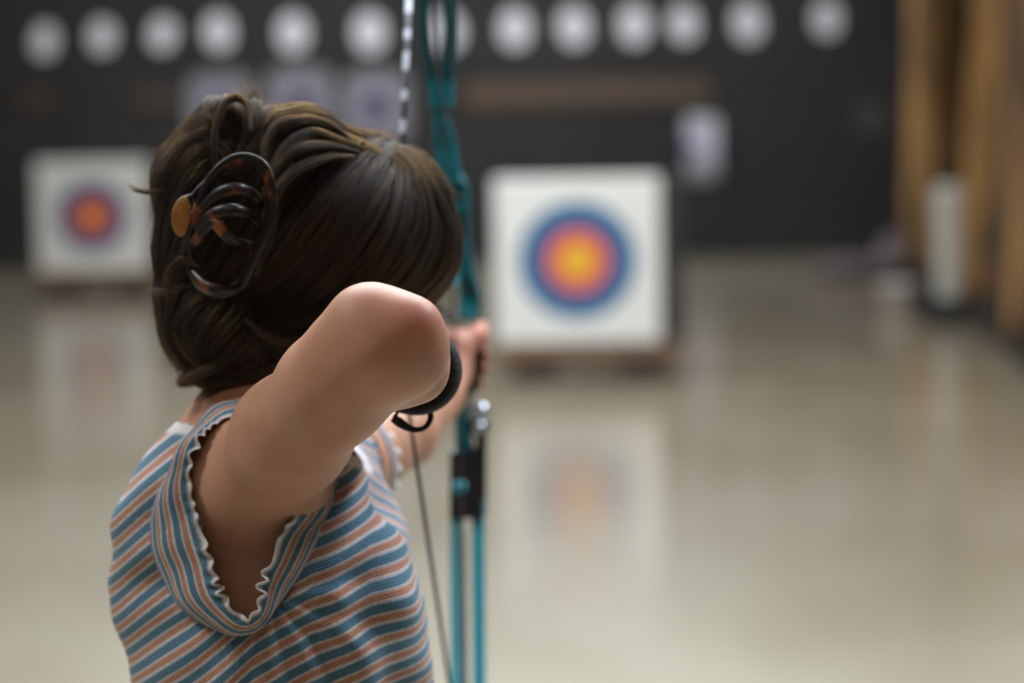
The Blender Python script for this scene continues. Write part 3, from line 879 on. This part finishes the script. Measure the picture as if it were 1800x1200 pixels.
# free locks: (points (x,y,depth), radius, count, frizz)
locks = [
    ([(385, 330, 2.02), (376, 255, 2.02), (388, 195, 2.03), (412, 172, 2.04), (436, 188, 2.04), (441, 230, 2.03)], .0040, 90, .0006),
    ([(560, 300, 2.05), (500, 290, 2.03), (470, 240, 2.05), (450, 186, 2.07), (430, 142, 2.08)], .0045, 130, .0050),
    ([(520, 290, 2.05), (480, 240, 2.05), (455, 195, 2.07), (448, 148, 2.08)], .0050, 80, .005),
    ([(470, 270, 2.06), (450, 210, 2.06), (420, 180, 2.07), (405, 165, 2.08)], .0050, 30, .005),
    ([(782, 405, 2.12), (758, 360, 2.11), (712, 312, 2.10), (658, 274, 2.09), (604, 250, 2.08), (550, 232, 2.06), (500, 246, 2.04)], .0070, 240, .0034),
    ([(640, 262, 2.07), (590, 246, 2.05), (545, 236, 2.04), (500, 262, 2.02), (465, 320, 2.01)], .0060, 150, .0010),
    ([(630, 268, 2.06), (580, 258, 2.04), (530, 262, 2.02), (490, 292, 2.01), (462, 345, 2.005)], .0055, 140, .0010),
    ([(620, 275, 2.05), (570, 280, 2.03), (520, 300, 2.01), (480, 345, 2.0), (462, 390, 2.0)], .0050, 120, .0010),
    ([(470, 200, 2.07), (500, 192, 2.07), (540, 196, 2.08), (590, 222, 2.10)], .0040, 26, .004),
    ([(380, 200, 2.06), (340, 232, 2.06), (300, 275, 2.06), (276, 330, 2.06), (270, 400, 2.06)], .0040, 60, .003),
    ([(600, 250, 2.12), (640, 240, 2.12), (680, 250, 2.12), (705, 270, 2.13)], .0040, 70, .002),
    ([(560, 235, 2.10), (620, 232, 2.11), (670, 238, 2.12), (704, 252, 2.13)], .0040, 30, .004),
    ([(700, 290, 2.12), (745, 330, 2.12), (768, 360, 2.13), (782, 390, 2.14)], .0035, 60, .002),
    ([(330, 330, 2.04), (300, 330, 2.04), (270, 338, 2.04), (240, 334, 2.04), (222, 322, 2.04)], .0022, 34, .0012),
    ([(345, 260, 2.05), (310, 270, 2.05), (285, 300, 2.05), (276, 350, 2.05)], .0040, 40, .003),
    ([(360, 500, 2.03), (335, 500, 2.02), (310, 508, 2.03), (280, 512, 2.04), (262, 506, 2.05)], .0022, 40, .001),
    ([(360, 420, 2.02), (330, 450, 2.01), (300, 490, 2.02), (292, 530, 2.03)], .0050, 80, .001),
    ([(430, 600, 2.06), (395, 632, 2.05), (352, 656, 2.05), (311, 671, 2.05)], .0060, 190, .0012),
    ([(440, 640, 2.06), (400, 665, 2.06), (360, 672, 2.06), (330, 668, 2.06)], .0045, 90, .001),
    ([(480, 640, 2.07), (430, 680, 2.07), (390, 693, 2.07), (360, 696, 2.07)], .0045, 80, .001),
    ([(400, 650, 2.07), (362, 690, 2.06), (345, 720, 2.06), (340, 760, 2.06)], .0030, 12, .003),
    ([(345, 640, 2.07), (305, 640, 2.06), (285, 610, 2.06)], .0040, 14, .004),
    ([(640, 250, 2.08), (560, 290, 2.05), (500, 330, 2.03), (478, 390, 2.02), (462, 440, 2.02)], .0050, 110, .0008),
    ([(620, 250, 2.08), (570, 218, 2.06), (520, 216, 2.04), (478, 250, 2.03), (455, 300, 2.02)], .0060, 160, .0010),
    ([(585, 240, 2.07), (540, 215, 2.05), (490, 220, 2.03), (460, 262, 2.02)], .0055, 130, .0010),
    ([(480, 370, 2.01), (478, 410, 2.01), (462, 450, 2.01), (450, 490, 2.02)], .0035, 70, .0006),
    ([(430, 560, 2.04), (470, 592, 2.04), (520, 602, 2.05), (570, 590, 2.06), (610, 565, 2.07)], .0045, 110, .0006),
    ([(754, 350, 2.13), (782, 400, 2.13), (787, 450, 2.13), (768, 500, 2.13), (736, 526, 2.12)], .0055, 150, .0010),
    ([(350, 470, 2.0), (320, 455, 2.0), (296, 480, 2.01), (290, 500, 2.02)], .0035, 50, .001),
]
for pts, rad, cnt, fz in locks:
    q0 = np.array([A(P(x, y, d+HD)) for x, y, d in pts]); n_ = 24
    cl = spline(q0, n_); t_ = np.linspace(0, 1, n_)
    tan = np.gradient(cl, axis=0); tan /= np.linalg.norm(tan, axis=1, keepdims=True)
    s1 = np.cross(tan, A(Fv)); s1 /= np.linalg.norm(s1, axis=1, keepdims=True)+1e-9; s2 = np.cross(tan, s1)
    for c in range(int(cnt*2.2)):
        ang = RNG.uniform(0, 2*PI)+RNG.uniform(-1, 1)*t_; r = math.sqrt(RNG.random())*rad
        fr = RNG.normal(0, fz, 3); e = t_**2
        q = cl+s1*(np.cos(ang)*r*(.28+.72*np.sin(PI*t_)))[:, None]+s2*(np.sin(ang)*r*(.28+.72*np.sin(PI*t_)))[:, None]
        q = q+e[:, None]*fr+np.sin(t_*RNG.uniform(4, 10)+RNG.uniform(0, 6))[:, None]*RNG.normal(0, fz*.35, 3)
        k1 = n_-RNG.integers(0, 8); q = q[:k1]
        curves_pts.append(q); sizes.append(len(q)); u = np.linspace(0, 1, len(q))
        curves_rad.append(.000105*np.minimum(1, (1-u)*4+.12))
# stray flyaways off the silhouette
sel = RNG.choice(len(hv), 1700)
fp = hv[sel]; fn = H.grad(fp); ft = flow(fp, fn)
for i in range(len(fp)):
    if fp[i, 2] < HC[2]-.06 and RNG.random() < .7: continue
    L_ = RNG.uniform(.02, .05); t_ = np.linspace(0, 1, 12)
    rv = RNG.normal(0, .35, 3)
    d_ = ft[i]*1.0+fn[i]*RNG.uniform(.05, .45)+rv*.5; d_ /= np.linalg.norm(d_)
    q = fp[i]+np.outer(t_, d_)*L_-np.outer(t_**2, fn[i])*L_*RNG.uniform(0, .5)+np.outer(t_**2, rv)*.008
    curves_pts.append(q); sizes.append(12); curves_rad.append(.00009*(1-t_*.7))
hc = bpy.data.hair_curves.new('hair_strands')
hc.add_curves([int(s_) for s_ in sizes])
allp = np.concatenate(curves_pts).astype(np.float32)
hc.points.foreach_set('position', allp.ravel())
rad_ = hc.attributes.get('radius') or hc.attributes.new('radius', 'FLOAT', 'POINT')
rad_.data.foreach_set('value', np.concatenate(curves_rad).astype(np.float32))
hc.materials.append(MT['hair'])
ho = bpy.data.objects.new('hair_strands', hc); COL.objects.link(ho)
ho.parent = hair; ho['kind'] = 'stuff'

# ---- striped top
S = Sdf()
S.ell(P(458, 1010, 2.19), (.112, .152, .175), None, .03)
S.cone(P(470, 1130, 2.19), .110, P(485, 1430, 2.2), .118, .06)
S.cone(P(475, 1200, 2.11), .096, P(490, 1450, 2.12), .104, .05)
S.cone(P(475, 1200, 2.27), .096, P(490, 1450, 2.27), .104, .05)
S.ell(P(608, 1075, 2.12), (.058, .066, .080), None, .06)
S.ell(P(622, 1080, 2.27), (.060, .066, .080), None, .06)
S.cone(P(640, 1100, 2.19), .046, P(600, 1450, 2.19), .06, .06)
S.cone(P(398, 866, 2.115), .058, P(500, 850, 2.35), .060, .05)
S.cone(P(328, 934, 2.13), .058, P(330, 1010, 2.15), .062, .05)
S.cone(P(560, 860, 2.34), .056, P(600, 900, 2.30), .05, .05)
S.cone(P(418, 825, 2.13), .040, P(450, 805, 2.17), .045, .04)
S.cone(LS, .056, A(P(585, 822, 2.42)), .054, .03)
sv, sf = S.mesh(.0042)
sv = relax(sv, sf, 3, .5)
sn = S.grad(sv)
px, py, dd = pix(sv)
near = sn@A(Fv) < .3
# pulled folds radiating from the armpit and gathers over the back
ax, ay = 470, 1040
ang = np.arctan2(py-ay, px-ax); rr = np.hypot(px-ax, py-ay)
fold = .0022*np.sin(ang*13+.6)*np.exp(-((rr-170)/170)**2)
fold += .0026*np.sin(py*.012+px*.045+2)*smooth(560, 640, px)
fold += .0026*np.sin((py+.8*px)*.060)*smooth(330, 250, px)*smooth(1100, 980, py)
fold += .0035*np.sin((px-.30*py)*.052)*smooth(960, 1100, py)*smooth(520, 620, px)*1.5
fold *= np.where(near, 1, .5)
sv = sv+sn*fold[:, None]
# stripe coordinate: hangs level, lifted towards the raised shoulder
xs = np.array([150, 200, 300, 450, 550, 650, 750, 850]); m_ = np.array([.75, .8, .85, .70, .46, .18, .04, .0])
cum = np.concatenate([[0], np.cumsum(.5*(m_[1:]+m_[:-1])*np.diff(xs))])
X0 = (sv[:, 0]/2.10)*FPX+900          # body x in a fixed scale, not perspective
Z0 = 198-(sv[:, 2]-1.6)/2.10*FPX
farb = smooth(2.15, 2.35, sv[:, 1])
lift_ = np.interp(X0, xs, cum)
stripe = (Z0+lift_*(1-.55*farb)+3*np.sin(X0*.03)+.0)/38.0
# openings: neck and hem of the top; armhole on the camera side
SA = A(P(400, 850, 2.06)); SD = A(P(560, 712, 1.93))-SA; SDn = SD/np.linalg.norm(SD)
rel = sv-SA; al = rel@SDn; rad = np.linalg.norm(rel-al[:, None]*SDn, axis=1)
keep = ~((al > .012) & (rad < .078))
k0 = A(P(440, 870, 2.05)); k1 = A(P(432, 1008, 2.04)); kd = k1-k0; kt = np.clip((sv-k0)@kd/(kd@kd), 0, 1)
keep &= ~(np.linalg.norm(sv-(k0+kt[:, None]*kd), axis=1) < .038)
nc = A(P(450, 775, 2.175)); na = A(P(520, 640, 2.19))-A(P(432, 800, 2.17)); na /= np.linalg.norm(na); na = na+np.array([-.15, 0, .75]); na /= np.linalg.norm(na)
rel2 = sv-nc; al2 = rel2@na; r2 = np.linalg.norm(rel2-al2[:, None]*na, axis=1)
keep &= ~((al2 > .004) & (r2 < .10))
keep &= sv[:, 2] > .93
# left sleeve opening
la = A(P(655, 790, 2.58))-LS; la /= np.linalg.norm(la); rel3 = sv-LS
keep &= ~(rel3@la > .060)
fk = keep[sf].all(1)
edge = np.zeros(len(sv)); edge = smooth(-.010, -.006, al2)*(r2 < .14)
shirt = child(npmesh('striped_top', sv, sf[fk], MT['knit'], None, {'stripe': stripe, 'edge': edge, 'seam': np.zeros(len(sv))}))
md = shirt.modifiers.new('t', 'SOLIDIFY'); md.thickness = .0012

# right sleeve: seam ring to ruffled hem ring
seam_c = [(322, 806, 2.065), (276, 850, 2.055), (254, 920, 2.05), (264, 990, 2.05), (300, 1055, 2.045), (350, 1094, 2.035), (405, 1112, 2.035), (455, 1105, 2.05),
          (520, 1030, 2.07), (555, 930, 2.10), (560, 850, 2.14), (520, 780, 2.17), (440, 752, 2.15), (372, 768, 2.11)]
hem_c = [(350, 772, 2.035), (334, 832, 2.035), (345, 898, 2.030), (366, 965, 2.018), (388, 1034, 2.005), (412, 1072, 2.0), (434, 1086, 1.998), (455, 1066, 1.998),
         (464, 1012, 2.005), (492, 945, 2.015), (530, 880, 2.03), (545, 790, 2.08), (475, 728, 2.09), (400, 733, 2.06)]
NT, NV = 360, 34
sr = spline([tuple(P(*q)) for q in seam_c], NT, True); hr = spline([tuple(P(*q)) for q in hem_c], NT, True)
sr = S.project(sr, .0015, 4)*.75+sr*.25
t0 = np.gradient(hr, axis=0); t0 /= np.linalg.norm(t0, axis=1, keepdims=True)
cen = hr.mean(0)
VV = np.zeros((NV, NT, 3)); ST = np.zeros((NV, NT)); ED = np.zeros((NV, NT)); SE = np.zeros((NV, NT))
arc = np.cumsum(np.linalg.norm(np.diff(hr, axis=0, append=hr[:1]), axis=1)); arc *= 1
tot = arc[-1]; nw = round(tot/.0150)
aa = arc/tot*2*PI
phs = aa*nw+2.2*np.sin(aa*3)+1.5*np.sin(aa*7+1)+.8*np.sin(aa*13+2)
for j in range(NV):
    vv = j/(NV-1)
    base = sr*(1-vv)+hr*vv
    out = base-cen; n_ = np.cross(t0, hr-sr); n_ /= np.linalg.norm(n_, axis=1, keepdims=True)
    sgn = np.sign((n_*out).sum(1))[:, None]; n_ = n_*np.where(sgn == 0, 1, sgn)
    bulge = .009*math.sin(PI*vv)
    gather = .0012*np.sin(arc/tot*2*PI*11+1)*(1-vv)*vv*4
    ruf = smooth(.82, 1.0, np.array([vv]))[0]
    amp = (.0024+.0014*np.sin(arc/tot*2*PI*5+.5)+.0022*smooth(860, 1060, pix(hr)[1]))*ruf*(.75+.45*np.sin(aa*11+.7)*np.sin(aa*4+1))
    dirh = (hr-sr); dirh /= np.linalg.norm(dirh, axis=1, keepdims=True)
    VV[j] = base+n_*(bulge+gather+amp*np.sin(phs))[:, None]+dirh*(ruf*.0016*np.sin(phs*1.0+1.1))[:, None]
    ST[j] = vv*4.05+.60+.05*np.sin(arc/tot*2*PI*4)
    ED[j] = smooth(.925, .955, np.array([vv]))[0]
    SE[j] = max(0, 1-abs(vv-.03)/.035)**.5 if vv < .065 else 0
I = np.arange(NV*NT).reshape(NV, NT); F = []
q = np.stack([I[:-1], np.roll(I[:-1], -1, 1), np.roll(I[1:], -1, 1), I[1:]], -1).reshape(-1, 4)
slv = child(npmesh('sleeve', VV.reshape(-1, 3), q, MT['knit'], None, {'stripe': ST.ravel(), 'edge': ED.ravel(), 'seam': SE.ravel()}), shirt)
md = slv.modifiers.new('t', 'SOLIDIFY'); md.thickness = .0011
# left sleeve cuff: ring near the far shoulder
c_ = LS+la*.055
e1 = np.cross(la, [0, 0, 1]); e1 /= np.linalg.norm(e1); e2 = np.cross(la, e1)
VV = []; ST = []; ED = []
for j in range(12):
    vv = j/11
    for i in range(160):
        a = 2*PI*i/160; r = .064-.004*vv+.003*smooth(.7, 1, np.array([vv]))[0]*math.sin(a*22)
        VV.append(c_+la*(vv*.045-.01)+e1*math.cos(a)*r+e2*math.sin(a)*r); ST.append(vv*2.2); ED.append(1. if vv > .9 else 0.)
I = np.arange(12*160).reshape(12, 160)
q = np.stack([I[:-1], np.roll(I[:-1], -1, 1), np.roll(I[1:], -1, 1), I[1:]], -1).reshape(-1, 4)
s2 = child(npmesh('sleeve', np.array(VV), q, MT['knit'], None, {'stripe': ST, 'edge': ED, 'seam': np.zeros(len(ST))}), shirt)
md = s2.modifiers.new('t', 'SOLIDIFY'); md.thickness = .0011
# neckline ruffle
e1 = np.cross(na, [0, 1, 0]); e1 /= np.linalg.norm(e1); e2 = np.cross(na, e1)
VV = []; ST = []; ED = []
for j in range(8):
    vv = j/7
    for i in range(180):
        a = 2*PI*i/180; r = .060-.006*vv+.0022*vv*math.sin(a*26)
        VV.append(nc+na*(-.016+vv*.02)+e1*math.cos(a)*r*1.1+e2*math.sin(a)*r); ST.append(.3+vv*.2); ED.append(float(smooth(.1, .5, np.array([vv]))[0]))
I = np.arange(8*180).reshape(8, 180)
q = np.stack([I[:-1], np.roll(I[:-1], -1, 1), np.roll(I[1:], -1, 1), I[1:]], -1).reshape(-1, 4)
s3 = child(npmesh('neckline_ruffle', np.array(VV), q, MT['knit'], None, {'stripe': ST, 'edge': ED, 'seam': np.zeros(len(ST))}), shirt)
md = s3.modifiers.new('t', 'SOLIDIFY'); md.thickness = .0012

# ---- trousers and shoes (below the frame)
T = Sdf()
T.ell((-.205, 2.2, .88), (.130, .185, .14), None, .05)
for y0, y1 in ((2.10, 1.95), (2.29, 2.50)):
    T.cone((-.2, y0, .84), .112, (-.19, (y0+y1)/2, .47), .090, .04)
    T.cone((-.19, (y0+y1)/2, .47), .080, (-.21, y1, .11), .075, .03)
tv, tf = T.mesh(.010, 10)
k = ((tv[:, 2] > .07) & (tv[:, 2] < .985))[tf].all(1)
tr = child(npmesh('trousers', tv, tf[k], MT['denim']))
for y1 in (1.95, 2.50):
    Q = Sdf(); Q.ell((-.20, y1, .05), (.055, .045, .05), None, .03).ell((-.11, y1, .042), (.10, .046, .04), None, .03).cone((-.22, y1, .05), .04, (-.22, y1, .10), .042, .02)
    v_, f_ = Q.mesh(.007, 8); v_[:, 2] = np.maximum(v_[:, 2], .001)
    child(npmesh('shoe', v_, f_, MT['rubber']))
#SECTION gear
# ------------------------------------------------------------------ claw clip in the hair
t = thing('hair_claw_clip', 'tortoiseshell claw clip with amber grip holding up the brown hair', 'hair clip', tuple(P(410, 395, 2.03)))
T0 = Matrix.Translation(-Vector(P(410, 395, 2.03)))
def cchild(o): o.matrix_parent_inverse = T0; return o
CD = 2.052
def clip_pts(pts, dz=0.): return [P(x, y, CD+d+dz) for x, y, d in pts]
# visible jaw: the arched outline
cchild(tube('jaw', clip_pts([(352, 498, .02), (330, 440, .012), (344, 390, .0), (364, 330, -.006), (392, 292, -.008), (428, 278, -.004), (462, 292, -.004), (476, 330, -.004), (474, 385, -.004), (456, 430, -.002), (438, 470, .004), (420, 502, .014), (385, 514, .026)]),
            .0054, MT['tortoise'], t, 12, True, (1.0, .62), None, 90))
cchild(tube('jaw', clip_pts([(322, 470, .05), (330, 400, .045), (356, 322, .04), (396, 300, .04), (430, 312, .045)]), .004, MT['tortoise'], t, 10, False, (1.0, .6), None, 40))
for i, pts in enumerate([[(352, 372, -.004), (385, 340, -.016), (420, 332, -.018), (450, 345, .0), (462, 362, .018)],
                         [(346, 400, -.002), (380, 374, -.018), (415, 370, -.020), (442, 380, -.004), (458, 402, .018)],
                         [(340, 425, .0), (372, 392, -.014), (388, 402, -.018), (404, 420, -.014), (428, 428, .0), (448, 430, .02)],
                         [(338, 480, .01), (360, 502, -.002), (385, 510, -.006), (420, 506, .010)]]):
    cchild(tube('tooth', clip_pts(pts), [.0050, .0060, .0058, .0048, .0032], MT['tortoise'], t, 10, False, (1.0, .7), None, 30))
# connecting arm to the grip and grip plates
cchild(tube('grip_arm', clip_pts([(375, 308, -.002), (350, 332, -.002), (338, 345, -.002), (322, 350, -.004)]), .0028, MT['tortoise'], t, 10, False, (1, .8), None, 24))
def plate(c, w, h, th, m, rz):
    bm = bmesh.new(); bmesh.ops.create_uvsphere(bm, u_segments=28, v_segments=16, radius=1)
    for v_ in bm.verts:
        x, y, z = v_.co
        v_.co = Vector((x*w, y*th, z*h*(1+.15*x)))
    bmesh.ops.rotate(bm, verts=bm.verts, cent=(0, 0, 0), matrix=Matrix.Rotation(rz, 3, 'Y'))
    bmesh.ops.translate(bm, verts=bm.verts, vec=c)
    o = bmobj('grip', bm, m, t, True); cchild(o); o['label'] = 'amber finger grip'
plate(P(318, 380, CD-.004), .0082, .0170, .0035, MT['amber'], .12)
plate(P(340, 400, CD+.03), .008, .016, .0035, MT['tortoise'], .12)
cchild(tube('hinge', [P(346, 356, CD+.0), P(343, 376, CD), P(338, 395, CD)], .0028, MT['steel'], t, 10, False, None, None, 12))

# ------------------------------------------------------------------ wrist-strap release aid
fdv = (Vector(P(736, 632, 2.16))-Vector(P(708, 636, 1.99))).normalized()
rc = Vector(P(723, 645, 2.085))
t = thing('release_aid', 'black wrist strap release aid around the drawing wrist behind the elbow', 'release aid', tuple(rc))
T0 = Matrix.Translation(-rc)
e1 = fdv.cross(Vector((0, 0, 1))).normalized(); e2 = e1.cross(fdv)
bm = bmesh.new(); n = 64; rings = []
cs = [(-.019, .0335), (-.020, .0385), (-.012, .0418), (.0, .0428), (.012, .0418), (.020, .0385), (.019, .0290), (.0, .0270)]
for i in range(n):
    a = 2*PI*i/n
    rings.append([bm.verts.new(rc+fdv*(h_+.004*math.sin(2*a))+(e1*math.cos(a)+e2*math.sin(a))*(r_*(1+.05*math.cos(2*a+1)))) for h_, r_ in cs])
for i in range(n):
    A_, B_ = rings[i], rings[(i+1) % n]
    for j in range(len(cs)): bm.faces.new((A_[j], A_[(j+1) % len(cs)], B_[(j+1) % len(cs)], B_[j]))
o = bmobj('wrist_strap', bm, MT['strap'], t, True); o.matrix_parent_inverse = T0
o = tube('strap_tail', [P(690, 734, 2.08), P(702, 742, 2.08), P(716, 751, 2.08), P(731, 755, 2.08), P(745, 752, 2.082), P(754, 742, 2.085), P(757, 729, 2.09), P(752, 712, 2.095)],
         [.0034, .0044, .0032, .0024, .0024, .0028, .0034, .0034], MT['strap'], t, 10, False, (1, .55), None, 60); o.matrix_parent_inverse = T0
o = tube('strap_tail', [P(692, 735, 2.082), P(700, 722, 2.09), P(708, 706, 2.10)], .0022, MT['strap'], t, 8, False, (1, .5), None, 20); o.matrix_parent_inverse = T0
bm = bmesh.new(); sweep(bm, [P(748, 640, 2.14), P(752, 628, 2.19), P(742, 612, 2.25), P(730, 604, 2.29)], [.006, .007, .006, .004], 12)
o = bmobj('trigger_head', bm, MT['black_metal'], t, True); o.matrix_parent_inverse = T0

# ------------------------------------------------------------------ the bow
BD = 2.87
borg = Vector(P(822, 640, BD))
bow = thing('compound_bow', 'teal compound bow with black grip held upright by the archer', 'bow', tuple(borg))
T0 = Matrix.Translation(-borg)
def bch(o): o.matrix_parent_inverse = T0; return o
def bar(name, pts, w, d, m, n=None, par=None, sides=None):
    """flattened bar: w across the picture, d along the lane"""
    P3 = [tuple(P(x, y, z)) for x, y, z in pts]
    if n: P3 = spline(P3, n)
    k = len(P3)
    ws = np.interp(np.linspace(0, 1, k), np.linspace(0, 1, len(w)), w) if hasattr(w, '__len__') else [w]*k
    bm = bmesh.new(); rings = []
    for i, p in enumerate(P3):
        p = Vector(p); wi = ws[i]/2
        c = [(-wi, -d/2), (-wi*.8, -d/2-.002), (wi*.8, -d/2-.002), (wi, -d/2), (wi, d/2), (-wi, d/2)]
        rings.append([bm.verts.new(p+Vector((x, y, 0))) for x, y in c])
    for A_, B_ in zip(rings, rings[1:]):
        for j in range(6): bm.faces.new((A_[j], A_[(j+1) % 6], B_[(j+1) % 6], B_[j]))
    bm.faces.new(rings[0][::-1]); bm.faces.new(rings[-1])
    return bch(bmobj(name, bm, m, par or bow, False))
# riser: solid upper half, its lightening holes imitated by dark plates, grip, lower half
bar('riser', [(770, 150, BD-.01), (774, 200, BD-.005), (783, 255, BD), (790, 300, BD), (808, 330, BD), (812, 400, BD), (818, 470, BD+.005), (826, 520, BD+.01), (824, 560, BD+.005)],
    [.017, .014, .024, .026, .022, .017, .017, .020, .025, .022], .034, MT['teal'], 60)
bar('riser', [(816, 685, BD), (812, 720, BD), (814, 760, BD), (818, 800, BD), (820, 850, BD)], [.020, .017, .018, .022, .022], .032, MT['teal'], 40)
bar('pocket', [(776, 140, BD-.012), (776, 186, BD-.012)], .028, .05, MT['teal'])
for (x0, y0, x1, y1) in ((774, 200, 778, 232), (800, 322, 805, 352), (812, 372, 815, 420), (820, 490, 824, 520)):
    bar('slot_shade_plate', [(x0, y0, BD-.0165), (x1, y1, BD-.0165)], .008, .006, MT['black_metal'])  # black plates imitate the dark inside lightening holes
bar('grip', [(818, 575, BD), (822, 600, BD-.006), (823, 640, BD-.010), (819, 690, BD-.002)], [.022, .026, .026, .022], .045, MT['black_metal'], 30)
# sight window arm and arrow shelf
bar('arrow_rest', [(762, 532, BD-.03), (778, 548, BD-.02), (800, 556, BD-.01), (830, 556, BD)], [.006, .012, .016, .014], .016, MT['black_metal'], 20)
o = bar('sight_bar', [(740, 525, BD-.005), (765, 512, BD), (790, 500, BD), (812, 480, BD+.01)], [.010, .011, .012, .012], .012, MT['teal_limb'], 20)
# limb pockets
bar('pocket', [(820, 790, BD-.004), (821, 905, BD-.015)], [.038, .040], .05, MT['black_metal'])
bm = bmesh.new(); sweep(bm, [P(808, 856, BD-.04), P(808, 856, BD-.026)], .0085, 20); bch(bmobj('bolt', bm, MT['teal_limb'], bow, True))
# upper split limbs, lower split limbs
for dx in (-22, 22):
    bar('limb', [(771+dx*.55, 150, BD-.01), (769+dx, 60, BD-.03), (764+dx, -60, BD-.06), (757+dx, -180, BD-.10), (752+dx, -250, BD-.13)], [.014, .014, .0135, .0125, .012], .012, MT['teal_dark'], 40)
for dx in (-17, 21):
    bar('limb', [(820+dx, 880, BD-.025), (820+dx, 1000, BD-.04), (821+dx, 1150, BD-.07), (822+dx, 1300, BD-.11), (823+dx, 1440, BD-.15)], [.015, .0155, .015, .0145, .013], .012, MT['teal_limb'], 40)
# cams at the limb tips (above and below the frame)
for (x, y, d) in ((752, -240, BD-.135), (823, 1432, BD-.155)):
    bm = bmesh.new(); c = Vector(P(x, y, d))
    r = bmesh.ops.create_cone(bm, cap_ends=True, segments=32, radius1=.036, radius2=.036, depth=.012, matrix=Matrix.Translation(c) @ Matrix.Rotation(PI/2, 4, 'Y'))
    bch(bmobj('cam', bm, MT['black_metal'], bow))
# side knob with bright cap
bm = bmesh.new(); sweep(bm, [P(843, 722, BD-.03), P(843, 724, BD+.0), P(842, 726, BD+.04)], [.010, .0115, .010], 20); bch(bmobj('stabiliser', bm, MT['steel'], bow, True))
bm = bmesh.new(); sweep(bm, [P(842, 748, BD-.03), P(842, 752, BD+.05)], [.0125, .012], 20); o = bch(bmobj('stabiliser_mount', bm, MT['black_metal'], bow, True))
bm = bmesh.new(); sweep(bm, [P(842, 752, BD-.040), P(842, 752, BD-.029)], [.007, .007], 20); bch(bmobj('bolt', bm, MT['steel'], bow, True))
bar('sight_body', [(846, 760, BD), (846, 900, BD)], .012, .03, MT['black_metal'])
# cables
for pts in ([(752, -240, BD-.12), (786, 330, BD-.085), (800, 620, BD-.075), (812, 900, BD-.09), (819, 1432, BD-.14)],):
    o = bch(tube('cable', [P(*q) for q in pts], .0016, MT['cord'], bow, 8, False, None, None, 50))
o = bch(tube('cable', [P(812, 925, BD-.06), P(815, 1100, BD-.09), P(819, 1432, BD-.15)], .0042, simple('grey_cable', (.22, .23, .22), .7, noise=(.3, .3, .28), nscale=60), bow, 10, False, None, None, 20))
# string: upper run, hooked at the hand, lower run
HK = P(727, 600, 2.30)
def run(name, a, b, r, m):
    a = Vector(a); b = Vector(b); bm = bmesh.new(); sweep(bm, [(0, 0, 0), b-a], r, 10)
    o = bmobj(name, bm, m, bow, True); o.location = a; o.matrix_parent_inverse = T0; return o
top = P(731, -240, BD-.16)
run('bowstring', P(697, 430, 2.33), top, .0032, MT['string'])
run('bowstring', P(697, 430, 2.33), P(700, 600, 2.30), .0018, MT['cord'])
run('bowstring', P(700, 600, 2.30), P(826, 1440, BD-.17), .0021, MT['cord'])
# arrow, from the string to the rest
ar = thing('arrow', 'thin black arrow nocked on the bowstring of the teal bow', 'arrow', (0, 0, 0))
tube('shaft', [P(702, 590, 2.31), P(812, 552, 2.96)], .003, MT['black_metal'], ar, 10)
for k in range(3):
    a = P(702, 590, 2.31); b = P(812, 552, 2.96); d_ = (b-a).normalized(); s_ = d_.cross(Vector((0, 0, 1))).normalized(); u_ = s_.cross(d_)
    ang = 2*PI*k/3+.4; w = s_*math.cos(ang)+u_*math.sin(ang); bm = bmesh.new()
    vs = [a+d_*.02+w*.002, a+d_*.07+w*.002, a+d_*.06+w*.010, a+d_*.025+w*.012]; sd = d_.cross(w)*.0005
    A_ = [bm.verts.new(x-sd) for x in vs]; B_ = [bm.verts.new(x+sd) for x in vs]
    bm.faces.new(A_); bm.faces.new(B_[::-1])
    for j in range(4): bm.faces.new((A_[j], A_[(j+1) % 4], B_[(j+1) % 4], B_[j]))
    bmobj('fletching', bm, MT['white_plastic'], ar)
tube('point', [P(812, 552, 2.96), P(815, 551, 2.985)], [.003, .0006], MT['steel'], ar, 10)

# ------------------------------------------------------------------ world and view
w = bpy.data.worlds.new('world'); SC.world = w; w.use_nodes = True
w.node_tree.nodes['Background'].inputs[0].default_value = (.02, .02, .02, 1)
SC.view_settings.view_transform = 'Standard'; SC.view_settings.look = 'None'
SC.view_settings.gamma = 1.0; SC.view_settings.use_curve_mapping = False
SC.view_settings.exposure = 0.0
SC.cycles.use_denoising = True
SC.cycles.max_bounces = 8; SC.cycles.diffuse_bounces = 4; SC.cycles.glossy_bounces = 4
SC.cycles.caustics_reflective = False; SC.cycles.caustics_refractive = False
SC.cycles.sample_clamp_indirect = 6
